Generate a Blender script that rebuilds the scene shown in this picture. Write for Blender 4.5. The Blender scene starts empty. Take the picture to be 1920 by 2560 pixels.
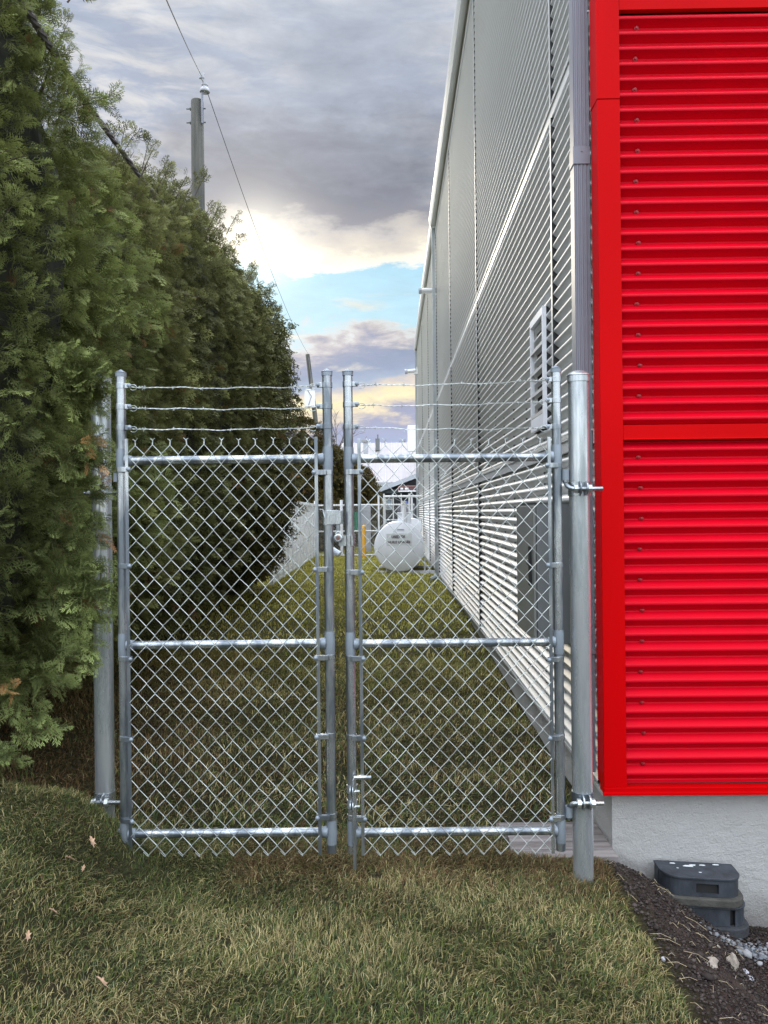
import bpy, math, random
import numpy as np
from mathutils import Vector, Matrix, Euler
random.seed(7); np.random.seed(7)
R = math.radians
sc = bpy.context.scene
col = sc.collection

# ---------------------------------------------------------------- camera
F = 1923.0                                   # focal length in photo pixels (1920x2560)
cam_d = bpy.data.cameras.new("camera"); cam = bpy.data.objects.new("camera", cam_d); col.objects.link(cam)
cam_d.sensor_fit = 'VERTICAL'; cam_d.sensor_height = 36.0; cam_d.lens = 36.0*F/2560
cam_d.clip_start = 0.05; cam_d.clip_end = 3000
CM = Matrix.Rotation(R(0.626), 4, 'Z') @ Matrix.Rotation(R(90), 4, 'X') @ Matrix.Rotation(R(-0.6), 4, 'Z')
cam.matrix_world = Matrix.Translation((0, 0, 1.5)) @ CM
sc.camera = cam
sc.view_settings.view_transform = 'Standard'; sc.view_settings.look = 'None'
sc.view_settings.exposure = 0.0; sc.view_settings.gamma = 1.0

def at(px, py, Y):
    """world point seen at photo pixel (px, py) at distance Y ahead"""
    d = CM.to_3x3() @ Vector(((px-960)/F, (1280-py)/F, -1))
    d *= Y/d.y
    return Vector((d.x, Y, d.z+1.5))
K = 1920/1659.0
def ad(px, py, Y): return at(px*K, py*K, Y)

# ---------------------------------------------------------------- sky
def nd(nt, t, **kw):
    n = nt.nodes.new(t)
    for k, v in kw.items(): setattr(n, k, v)
    return n
def srgb(r, g, b):
    f = lambda c: (c/255/12.92) if c/255 <= .04045 else ((c/255+.055)/1.055)**2.4
    return (f(r), f(g), f(b), 1)
def math_n(nt, op, a, b=None, c=None, clamp=False):
    n = nt.nodes.new('ShaderNodeMath'); n.operation = op; n.use_clamp = clamp
    for i, v in enumerate((a, b, c)):
        if v is None: continue
        if isinstance(v, (int, float)): n.inputs[i].default_value = v
        else: nt.links.new(v, n.inputs[i])
    return n.outputs[0]
def mixc(nt, fac, a, b, blend='MIX'):
    n = nt.nodes.new('ShaderNodeMix'); n.data_type = 'RGBA'; n.blend_type = blend
    for s, v in ((n.inputs[0], fac), (n.inputs[6], a), (n.inputs[7], b)):
        if isinstance(v, (int, float, tuple)): s.default_value = v
        else: nt.links.new(v, s)
    return n.outputs[2]
def ramp(nt, fac, stops, interp='LINEAR'):
    n = nt.nodes.new('ShaderNodeValToRGB'); e = n.color_ramp; e.interpolation = interp
    while len(e.elements) < len(stops): e.elements.new(0.5)
    for el, (p, c) in zip(e.elements, stops):
        el.position = p; el.color = c if isinstance(c, tuple) else (c, c, c, 1)
    if fac is not None: nt.links.new(fac, n.inputs[0])
    return n.outputs[0]
def smooth(nt, v, lo, hi):
    n = nt.nodes.new('ShaderNodeMapRange'); n.interpolation_type = 'SMOOTHSTEP'
    nt.links.new(v, n.inputs[0]); n.inputs[1].default_value = lo; n.inputs[2].default_value = hi
    return n.outputs[0]
def noise(nt, vec, scale, detail=4, rough=.55, lac=2.0, dist=0.0):
    n = nt.nodes.new('ShaderNodeTexNoise'); n.inputs['Scale'].default_value = scale
    n.inputs['Detail'].default_value = detail; n.inputs['Roughness'].default_value = rough
    n.inputs['Lacunarity'].default_value = lac; n.inputs['Distortion'].default_value = dist
    if vec is not None: nt.links.new(vec, n.inputs['Vector'])
    return n.outputs['Fac']

SUN_AZ, SUN_EL = -9.5, 20.0
w = bpy.data.worlds.new("World"); sc.world = w; w.use_nodes = True
nt = w.node_tree; nt.nodes.clear()
out = nd(nt, 'ShaderNodeOutputWorld'); bg = nd(nt, 'ShaderNodeBackground')
nt.links.new(bg.outputs[0], out.inputs[0])
sky = nd(nt, 'ShaderNodeTexSky', sky_type='NISHITA'); sky.sun_disc = False
sky.sun_elevation = R(SUN_EL); sky.sun_rotation = R(SUN_AZ)
tc = nd(nt, 'ShaderNodeTexCoord'); sep = nd(nt, 'ShaderNodeSeparateXYZ')
nrm = nd(nt, 'ShaderNodeVectorMath', operation='NORMALIZE'); nt.links.new(tc.outputs['Generated'], nrm.inputs[0])
nt.links.new(nrm.outputs[0], sep.inputs[0])
X, Y_, Z = sep.outputs
el = math_n(nt, 'MULTIPLY', math_n(nt, 'ARCSINE', Z), 57.2958)
az = math_n(nt, 'MULTIPLY', math_n(nt, 'ARCTAN2', X, Y_), 57.2958)
def mapped(sx, sy, sz, loc=(0, 0, 0)):
    m = nd(nt, 'ShaderNodeMapping'); nt.links.new(nrm.outputs[0], m.inputs[0])
    m.inputs['Scale'].default_value = (sx, sy, sz); m.inputs['Location'].default_value = loc
    return m.outputs[0]
big = noise(nt, mapped(1, 1, 1.8, (.3, 1.7, .2)), 5, 6, .6)
fine = noise(nt, mapped(1, 1, 3.2, (2.1, .4, .9)), 17, 8, .62, dist=.3)
wisp = noise(nt, mapped(1, 1, 4.5, (.1, .2, 3.1)), 11, 7, .58, dist=.5)
warp = math_n(nt, 'ADD', math_n(nt, 'MULTIPLY', math_n(nt, 'SUBTRACT', big, .5), 7.0),
              math_n(nt, 'MULTIPLY', math_n(nt, 'SUBTRACT', fine, .5), 3.6))
# cloud decks are slightly tilted: they climb to the right
warp = math_n(nt, 'ADD', warp, math_n(nt, 'MULTIPLY', az, -0.06))
elw = math_n(nt, 'ADD', el, warp)
def rs(lst): return [(e/60.0, srgb(*c)) for e, c in lst]
deck = ramp(nt, math_n(nt, 'DIVIDE', elw, 60.0), rs([
    (0, (205, 208, 215)), (4.5, (178, 190, 222)), (6.2, (172, 175, 200)), (7.0, (235, 222, 200)), (7.8, (255, 244, 200)),
    (8.8, (228, 216, 205)), (9.8, (176, 190, 212)), (11.0, (158, 170, 196)), (11.9, (164, 170, 192)), (12.6, (206, 200, 202)),
    (13.0, (225, 228, 228)), (13.6, (194, 229, 243)), (17.6, (180, 222, 243)), (18.1, (255, 252, 240)), (18.7, (255, 249, 230)),
    (19.4, (228, 220, 208)), (20.6, (200, 196, 194)), (21.6, (146, 146, 156)), (22.9, (132, 136, 149)), (26.5, (150, 155, 169)),
    (29, (168, 176, 192)), (33, (186, 194, 208)), (38, (205, 212, 220)), (60, (225, 228, 232))]))
# the grey bank is heaviest right of centre and thins out towards the hedge and overhead
def dirv0(a, e): return (math.sin(R(a))*math.cos(R(e)), math.cos(R(a))*math.cos(R(e)), math.sin(R(e)))
dd = nd(nt, 'ShaderNodeVectorMath', operation='DISTANCE'); nt.links.new(nrm.outputs[0], dd.inputs[0]); dd.inputs[1].default_value = dirv0(-3.5, 23.8)
thin = smooth(nt, math_n(nt, 'ADD', dd.outputs['Value'], math_n(nt, 'MULTIPLY', math_n(nt, 'SUBTRACT', big, .5), .35)), .06, .26)
upper = smooth(nt, elw, 20.5, 23.5)
lightc = ramp(nt, wisp, [(.40, srgb(170, 181, 202)), (.60, srgb(228, 226, 224))])
deck = mixc(nt, math_n(nt, 'MULTIPLY', math_n(nt, 'MULTIPLY', thin, upper), .72), deck, lightc)
wn = smooth(nt, wisp, .56, .75)
inblue = math_n(nt, 'MULTIPLY', smooth(nt, elw, 5, 9), math_n(nt, 'SUBTRACT', 1.0, smooth(nt, elw, 13, 18)))
deck = mixc(nt, math_n(nt, 'MULTIPLY', math_n(nt, 'MULTIPLY', wn, inblue), .75), deck, srgb(250, 240, 220))
mod = math_n(nt, 'ADD', .86, math_n(nt, 'MULTIPLY', fine, .42))
deck = mixc(nt, 1.0, deck, mod, 'MULTIPLY')
# warm light spreading through thin cloud around the hidden sun
def dirv(a, e): return (math.sin(R(a))*math.cos(R(e)), math.cos(R(a))*math.cos(R(e)), math.sin(R(e)))
def lobe(a, e, pw):
    d = nd(nt, 'ShaderNodeVectorMath', operation='DOT_PRODUCT'); nt.links.new(nrm.outputs[0], d.inputs[0])
    d.inputs[1].default_value = dirv(a, e)
    return math_n(nt, 'POWER', math_n(nt, 'MAXIMUM', d.outputs['Value'], 0.0), pw)
g1 = math_n(nt, 'MULTIPLY', lobe(-9.5, 19.2, 1100), .75)
g2 = math_n(nt, 'MULTIPLY', lobe(-12.0, 19.0, 90), .24)
deck = mixc(nt, 1.0, deck, mixc(nt, 1.0, g1, (1.0, .93, .70, 1), 'MULTIPLY'), 'ADD')
deck = mixc(nt, 1.0, deck, mixc(nt, 1.0, g2, (1.0, .92, .80, 1), 'MULTIPLY'), 'ADD')
# the rest of the sky (overhead and behind): broken cloud over blue, unseen and brightened to light the foreground
rear_cloud = ramp(nt, noise(nt, mapped(1, 1, 1.6, (5, 2, 1)), 2.6, 6, .55), [(.36, 0.0), (.60, 1.0)])
skyc = mixc(nt, 1.0, sky.outputs[0], (.1, .1, .1, 1), 'MULTIPLY')
rear = mixc(nt, math_n(nt, 'MULTIPLY', rear_cloud, .85), skyc, (1.30, 1.36, 1.46, 1))
zen = math_n(nt, 'ADD', 1.75, math_n(nt, 'MULTIPLY', smooth(nt, el, 15, 60), 3.6))
rear = mixc(nt, 1.0, rear, zen, 'MULTIPLY')
fwd = math_n(nt, 'MULTIPLY', smooth(nt, Y_, .35, .72), math_n(nt, 'SUBTRACT', 1.0, smooth(nt, el, 34, 52)))
fin = mixc(nt, fwd, rear, deck)
nt.links.new(fin, bg.inputs[0]); bg.inputs[1].default_value = 1.0

sun_d = bpy.data.lights.new("sun", 'SUN'); sun = bpy.data.objects.new("sun", sun_d); col.objects.link(sun)
sun_d.energy = .5; sun_d.angle = R(11); sun_d.color = (1.0, .88, .70)
sun.rotation_euler = Vector(dirv(SUN_AZ, SUN_EL)).to_track_quat('Z', 'Y').to_euler()

# ---------------------------------------------------------------- helpers
class MB:
    def __init__(s): s.v = []; s.f = []
    def add(s, vs, fs):
        o = len(s.v); s.v += [tuple(v) for v in vs]; s.f += [tuple(i+o for i in f) for f in fs]
        return s
    def box(s, a, b, M=None):
        x0, y0, z0 = a; x1, y1, z1 = b
        vs = [Vector(p) for p in ((x0,y0,z0),(x1,y0,z0),(x1,y1,z0),(x0,y1,z0),(x0,y0,z1),(x1,y0,z1),(x1,y1,z1),(x0,y1,z1))]
        if M is not None: vs = [M @ v for v in vs]
        return s.add(vs, [(0,3,2,1),(4,5,6,7),(0,1,5,4),(1,2,6,5),(2,3,7,6),(3,0,4,7)])
    def tube(s, pts, r, n=8, caps=True, flat=None):
        pts = [Vector(p) for p in pts]; rs_ = r if isinstance(r, (list, tuple)) else [r]*len(pts)
        t0 = (pts[1]-pts[0]).normalized()
        u = t0.cross(Vector((0, 0, 1)) if abs(t0.z) < .9 else Vector((0, 1, 0))).normalized()
        vs = []
        for i, p in enumerate(pts):
            t = (pts[min(i+1, len(pts)-1)]-pts[max(i-1, 0)]).normalized()
            u = (u - t*u.dot(t)).normalized(); v = t.cross(u)
            for k in range(n):
                a = 2*math.pi*k/n
                vs.append(p + (u*math.cos(a)+v*math.sin(a)*(flat or 1))*rs_[i])
        fs = []
        for i in range(len(pts)-1):
            for k in range(n):
                a = i*n+k; b = i*n+(k+1) % n
                fs.append((a, b, b+n, a+n))
        if caps: fs.append(tuple(range(n-1, -1, -1))); fs.append(tuple((len(pts)-1)*n+k for k in range(n)))
        return s.add(vs, fs)
    def lathe(s, prof, c, n=24, axis='Z', M=None):
        vs = []; c = Vector(c)
        for r, h in prof:
            for k in range(n):
                a = 2*math.pi*k/n
                if axis == 'Z': p = Vector((r*math.cos(a), r*math.sin(a), h))
                elif axis == 'Y': p = Vector((r*math.cos(a), h, r*math.sin(a)))
                else: p = Vector((h, r*math.cos(a), r*math.sin(a)))
                if M is not None: p = M @ p
                vs.append(c+p)
        fs = []
        for i in range(len(prof)-1):
            for k in range(n):
                a = i*n+k; b = i*n+(k+1) % n
                fs.append((a, b, b+n, a+n))
        fs.append(tuple(range(n-1, -1, -1))); fs.append(tuple((len(prof)-1)*n+k for k in range(n)))
        return s.add(vs, fs)
    def prism(s, poly, d0, d1, f):
        """poly: 2d outline; f(u,v,d) -> point"""
        n = len(poly)
        vs = [f(u, v, d0) for u, v in poly]+[f(u, v, d1) for u, v in poly]
        fs = [tuple(range(n-1, -1, -1)), tuple(range(n, 2*n))]
        fs += [(i, (i+1) % n, n+(i+1) % n, n+i) for i in range(n)]
        return s.add(vs, fs)
    def build(s, name, m, parent=None, smooth_=False, bevel=0, fix=True):
        me = bpy.data.meshes.new(name); me.from_pydata([tuple(v) for v in s.v], [], s.f); me.update()
        if fix:
            import bmesh
            b = bmesh.new(); b.from_mesh(me); bmesh.ops.recalc_face_normals(b, faces=b.faces); b.to_mesh(me); b.free()
        o = bpy.data.objects.new(name, me); col.objects.link(o)
        if m: me.materials.append(m)
        if smooth_:
            me.polygons.foreach_set('use_smooth', [True]*len(me.polygons))
            try: me.set_sharp_from_angle(angle=R(40))
            except Exception: pass
        if bevel:
            md = o.modifiers.new('bevel', 'BEVEL'); md.width = bevel; md.segments = 2; md.limit_method = 'ANGLE'; md.angle_limit = R(40)
        if parent:
            o.parent = parent; o.matrix_parent_inverse = Matrix.Translation(-parent.location)
        return o
def np_mesh(name, v, f, m, cols=None, parent=None, k=3):
    me = bpy.data.meshes.new(name)
    v = np.ascontiguousarray(v, dtype=np.float32); f = np.ascontiguousarray(f, dtype=np.int32)
    me.vertices.add(len(v)); me.vertices.foreach_set('co', v.ravel())
    me.loops.add(f.size); me.loops.foreach_set('vertex_index', f.ravel())
    me.polygons.add(len(f)); me.polygons.foreach_set('loop_start', np.arange(0, f.size, k, dtype=np.int32))
    me.update(calc_edges=True)
    if cols is not None:
        a = me.color_attributes.new('Col', 'FLOAT_COLOR', 'POINT')
        c4 = np.ones((len(v), 4), dtype=np.float32); c4[:, :3] = cols; a.data.foreach_set('color', c4.ravel())
    me.materials.append(m)
    o = bpy.data.objects.new(name, me); col.objects.link(o)
    if parent:
        o.parent = parent; o.matrix_parent_inverse = Matrix.Translation(-parent.location)
    return o
def empty(name, loc, label, cat, group=None):
    o = bpy.data.objects.new(name, None); o.location = loc; o.empty_display_size = .1; col.objects.link(o)
    return tag(o, label, cat, group)
def tag(o, label, cat, group=None, kind=None):
    if label: o['label'] = label
    if cat: o['category'] = cat
    if group: o['group'] = group
    if kind: o['kind'] = kind
    return o
def setk(o, kind): o['kind'] = kind; return o

# smooth pseudo-noise made of sines (vectorised)
class SN:
    def __init__(s, seed, base, octs=4, dim=2):
        r = np.random.RandomState(seed); s.w = []
        for o in range(octs):
            for _ in range(5):
                d = r.normal(size=dim); d /= np.linalg.norm(d)
                s.w.append((d*base*2**o*r.uniform(.7, 1.3), r.uniform(0, 6.28), .55**o))
        s.n = sum(a for _, _, a in s.w)*.45
    def __call__(s, *c):
        c = [np.asarray(q, dtype=float) for q in c]
        t = 0
        for k, p, a in s.w: t = t+a*np.sin(sum(ki*ci for ki, ci in zip(k, c))+p)
        return t/s.n

# ---------------------------------------------------------------- materials
def mat(name, c, rough=.6, metal=0.0, var=.0, vscale=4.0, stretch=(1, 1, 1), bump=0.0, bscale=60.0, c2=None, spec=.5, coat=0.0, rvar=0.0, patch=(.35, .65)):
    m = bpy.data.materials.new(name); m.use_nodes = True; nt = m.node_tree
    b = nt.nodes['Principled BSDF']
    b.inputs['Base Color'].default_value = (*c[:3], 1); b.inputs['Roughness'].default_value = rough
    b.inputs['Metallic'].default_value = metal; b.inputs['Specular IOR Level'].default_value = spec
    b.inputs['Coat Weight'].default_value = coat; b.inputs['Coat Roughness'].default_value = .15
    tc = nd(nt, 'ShaderNodeTexCoord'); mp = nd(nt, 'ShaderNodeMapping'); nt.links.new(tc.outputs['Object'], mp.inputs[0])
    mp.inputs['Scale'].default_value = stretch
    if var or c2:
        n = noise(nt, mp.outputs[0], vscale, 6, .6)
        k2 = c2 if c2 else tuple(q*(1-var) for q in c[:3])
        k1 = c[:3] if c2 else tuple(min(1, q*(1+var)) for q in c[:3])
        nt.links.new(ramp(nt, n, [(patch[0], (*k1, 1)), (patch[1], (*k2[:3], 1))]), b.inputs['Base Color'])
        if rvar:
            r_ = nd(nt, 'ShaderNodeMapRange'); nt.links.new(n, r_.inputs[0]); r_.inputs[1].default_value = .3; r_.inputs[2].default_value = .7
            r_.inputs[3].default_value = rough-rvar; r_.inputs[4].default_value = rough+rvar; nt.links.new(r_.outputs[0], b.inputs['Roughness'])
    if bump:
        bn = nd(nt, 'ShaderNodeBump'); bn.inputs['Strength'].default_value = bump; bn.inputs['Distance'].default_value = .01
        nt.links.new(noise(nt, mp.outputs[0], bscale, 5, .6), bn.inputs['Height']); nt.links.new(bn.outputs[0], b.inputs['Normal'])
    return m
def attr_mat(name, rough=.7, trans=.25, spec=.12):
    m = bpy.data.materials.new(name); m.use_nodes = True; nt = m.node_tree
    b = nt.nodes['Principled BSDF']; b.inputs['Roughness'].default_value = rough; b.inputs['Specular IOR Level'].default_value = spec
    a = nd(nt, 'ShaderNodeAttribute', attribute_name='Col'); nt.links.new(a.outputs['Color'], b.inputs['Base Color'])
    if trans:
        t = nd(nt, 'ShaderNodeBsdfTranslucent'); nt.links.new(a.outputs['Color'], t.inputs[0])
        mx = nd(nt, 'ShaderNodeMixShader'); mx.inputs[0].default_value = trans
        nt.links.new(b.outputs[0], mx.inputs[1]); nt.links.new(t.outputs[0], mx.inputs[2])
        nt.links.new(mx.outputs[0], nt.nodes['Material Output'].inputs[0])
    return m
M = {}
M['galv'] = mat('galvanised', (.52, .55, .57), .31, .85, 0, 13, (1, 1, .18), .12, 90, c2=(.21, .24, .27), rvar=.12, patch=(.42, .56))
M['galv_big'] = mat('galvanised_post', (.62, .65, .67), .26, .66, 0, 14, (1, 1, .12), .08, 70, c2=(.34, .38, .39), rvar=.14, patch=(.42, .60))
M['paint'] = mat('zinc_paint', (.27, .31, .35), .5, .45, .15, 14, (1, 1, .3), .05, 90)
M['wire'] = mat('galvanised_wire', (.58, .62, .60), .4, .7, .2, 8)
M['siding'] = mat('silver_siding', (.70, .70, .69), .42, .12, .04, 1.3, (1, .2, 1))
M['trimw'] = mat('pale_flashing', (.68, .68, .66), .35, .25, .04, 3)
M['spout'] = mat('grey_downspout', (.22, .23, .265), .4, .25, .06, 3)
M['spoutf'] = mat('pale_grey_downspout', (.40, .43, .43), .45, .15, .06, 3)
M['red'] = mat('red_siding', (.66, .0005, .014), .42, 0, .07, 1.2, (1, 1, .25), spec=.15)
M['redscrew'] = mat('red_screw', (.36, .002, .01), .4)
M['redtrim'] = mat('red_flashing', (.60, .0005, .002), .40, 0, .06, 1.5, (1, 1, .3), spec=.06)
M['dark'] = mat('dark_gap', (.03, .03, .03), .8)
M['cab'] = mat('cabinet_grey', (.16, .17, .17), .5, .2, .08, 3)
M['cabd'] = mat('cabinet_front', (.23, .235, .22), .4, .3, .1, 3)
M['black'] = mat('black_plastic_and_shade', (.02, .02, .02), .5)
M['white'] = mat('white_paint', (.84, .85, .88), .4, 0, .03, 3)
M['fencew'] = mat('white_fence_paint', (.84, .84, .85), .5, 0, .05, 4)
M['yellow'] = mat('yellow_paint', (.78, .40, .03), .5, 0, .1, 6)
M['wood'] = mat('weathered_pole_wood', (.155, .150, .130), .9, 0, 0, 10, (1, 1, .06), .6, 40, c2=(.065, .065, .056))
M['bark'] = mat('bark', (.10, .075, .055), .9, 0, .3, 14, (1, 1, .2), .6, 50)
M['plank'] = mat('weathered_planks', (.27, .245, .235), .9, 0, 0, 22, (.12, 1, 1), .5, 60, c2=(.13, .112, .105))
M['leaf'] = mat('dead_leaf', (.42, .27, .17), .8, 0, .25, 30)
M['stone'] = mat('pale_stone', (.33, .29, .235), .85, 0, .25, 30, bump=.5, bscale=80)
M['feet'] = mat('dark_plastic', (.052, .060, .073), .55, 0, 0, 16, (1, 1, .4), .25, 70, c2=(.024, .028, .034))
M['rubber'] = mat('rubber', (.07, .066, .056), .9, 0, .25, 18, bump=.5, bscale=70)
M['rubberd'] = mat('dark_rubber', (.038, .04, .045), .85, 0, .25, 18, bump=.4, bscale=70)
M['roofw'] = mat('pale_metal_roof', (.36, .33, .33), .45, .1, .05, 2)
M['shed'] = mat('dark_shed', (.03, .032, .036), .8, 0, .3, 3)
M['blue'] = mat('blue_tarp', (.05, .12, .55), .6, 0, .1, 5)
M['green'] = mat('green_screen', (.01, .20, .10), .7, 0, .2, 6)
M['greyp'] = mat('grey_panel', (.42, .43, .46), .5, .2, .1, 3)
M['ink'] = mat('dark_lettering', (.05, .015, .03), .6)
M['inkb'] = mat('blue_grey_lettering', (.22, .28, .36), .6)
M['inkg'] = mat('green_mark', (.25, .40, .28), .6)
M['ceram'] = mat('insulator_ceramic', (.42, .43, .45), .3, 0, .1, 10)
M['cable'] = mat('cable', (.11, .11, .12), .6)
M['lichen'] = mat('bird_droppings', (.75, .78, .78), .8)
M['twig'] = mat('twigs', (.16, .12, .095), .9, 0, .2, 9)
# rough parged concrete
def concrete():
    m = mat('parged_concrete', (.52, .51, .485), .9, 0, 0, 1.6, (1, 1, 1), 0, 1, c2=(.43, .43, .42), patch=(.3, .75))
    nt = m.node_tree; b = nt.nodes['Principled BSDF']; tc = nd(nt, 'ShaderNodeTexCoord')
    bn = nd(nt, 'ShaderNodeBump'); bn.inputs['Strength'].default_value = 1.0; bn.inputs['Distance'].default_value = .009
    h = math_n(nt, 'ADD', noise(nt, tc.outputs['Object'], 75, 5, .65, dist=1.2), math_n(nt, 'MULTIPLY', noise(nt, tc.outputs['Object'], 18, 3), 1.0))
    nt.links.new(h, bn.inputs['Height']); nt.links.new(bn.outputs[0], b.inputs['Normal'])
    # soil splashed up the foot of the wall
    sp = nd(nt, 'ShaderNodeSeparateXYZ'); nt.links.new(tc.outputs['Object'], sp.inputs[0])
    lv = math_n(nt, 'ADD', math_n(nt, 'ADD', sp.outputs[2], math_n(nt, 'MULTIPLY', math_n(nt, 'MINIMUM', sp.outputs[0], 1.7), .32)), math_n(nt, 'MULTIPLY', noise(nt, tc.outputs['Object'], 9, 6, .65), .30))
    st_ = math_n(nt, 'SUBTRACT', 1.0, smooth(nt, lv, .22, .40))
    src = b.inputs['Base Color'].links[0].from_socket
    nt.links.new(mixc(nt, math_n(nt, 'MULTIPLY', st_, .55), src, (.17, .145, .12, 1)), b.inputs['Base Color'])
    return m
M['conc'] = concrete()
M['grass'] = attr_mat('grass_blades', .65, .25)
M['cedar'] = attr_mat('cedar_foliage', .6, .22)
M['gravel'] = attr_mat('gravel_stones', .85, 0)
# ---------------------------------------------------------------- terrain
def ss(a, b, x):
    t = np.clip((np.asarray(x, dtype=float)-a)/(b-a), 0, 1); return t*t*(3-2*t)
n_ter = SN(3, 1.6, 4); n_edge = SN(5, 9, 3); n_clod = SN(8, 26, 4)
EDGE = .965
def gh(x, y):
    x = np.asarray(x, dtype=float); y = np.asarray(y, dtype=float)
    z = -.065+0*x
    z = z+.055*ss(3.1, 2.2, y)*ss(1.0, .2, x)
    z = z-.05*ss(.35, .9, x)*(1-ss(5, 9, y)*.6)
    near = 1-ss(3.35, 4.1, y)
    near = 1-ss(3.28, 3.62, y)
    bank = ss(-.92, -1.45, x)*.36+ss(-1.4, -2.6, x)*.22
    z = z+bank*(.22+.78*near)*(1-ss(6, 14, y)*.8)
    z = z+.11*ss(5, 12, y)-.04*ss(18, 26, y)
    z = z-.34*ss(EDGE-.03, 1.62, x)*(1-ss(3.72, 3.78, y))
    z = z-.045*ss(.42, .56, x)*ss(3.53, 3.60, y)*(1-ss(3.98, 4.15, y))
    z = z+.012*n_ter(x, y)*ss(60, 20, y)
    return z
def nonuni(a, b, segs):
    r = [a]
    for e, s in segs:
        while r[-1] < e-1e-6: r.append(min(e, r[-1]+s))
    return np.array(r)
xs = nonuni(-300, 0, [(-20, 20), (-4, 1), (-1.6, .06), (2.7, .03), (6, .2), (20, 1.5), (300, 20)])
ys = nonuni(-200, 0, [(-2, 18), (1.9, .3), (4.0, .03), (8, .12), (30, .6), (60, 5), (420, 30)])
XX, YY = np.meshgrid(xs, ys)
ZZ = gh(XX, YY)
soil = ss(EDGE-.01, EDGE+.1, XX+.02*n_edge(XX, YY))*(1-ss(3.72, 3.78, YY))*(YY > 1.0)
ZZ = ZZ + soil*(.016*n_clod(XX, YY)+.008*np.random.uniform(-1, 1, XX.shape))
vv = np.stack([XX.ravel(), YY.ravel(), ZZ.ravel()], 1)
ny, nx = XX.shape
ii = np.arange(ny*nx).reshape(ny, nx)
ff = np.stack([ii[:-1, :-1].ravel(), ii[:-1, 1:].ravel(), ii[1:, 1:].ravel(), ii[1:, :-1].ravel()], 1)
cc = np.zeros((len(vv), 3)); s1 = soil.ravel()[:, None]
nb = (n_ter(XX*2, YY*2).ravel()[:, None]*.5+.5).clip(0, 1)
farf = ss(5, 14, YY).ravel()[:, None]
turf = (np.array([.040, .036, .018])*(1-farf)+np.array([.105, .098, .034])*farf)*(.8+.4*nb)
dirt = np.array([.050, .038, .030])*(.75+.5*nb)
cc = turf*(1-s1)+dirt*s1
gm = attr_mat('ground_surface', .95, 0)
nt = gm.node_tree; b = nt.nodes['Principled BSDF']; tcn = nd(nt, 'ShaderNodeTexCoord')
a = [n for n in nt.nodes if n.type == 'ATTRIBUTE'][0]
v_ = ramp(nt, noise(nt, tcn.outputs['Object'], 42, 6, .7), [(.3, .55), (.7, 1.5)])
nt.links.new(mixc(nt, 1.0, a.outputs['Color'], v_, 'MULTIPLY'), b.inputs['Base Color'])
bn = nd(nt, 'ShaderNodeBump'); bn.inputs['Strength'].default_value = .9; bn.inputs['Distance'].default_value = .02
nt.links.new(noise(nt, tcn.outputs['Object'], 60, 6, .7), bn.inputs['Height']); nt.links.new(bn.outputs[0], b.inputs['Normal'])
gr = np_mesh('ground', vv, ff, gm, cc, k=4); setk(gr, 'structure')

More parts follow.
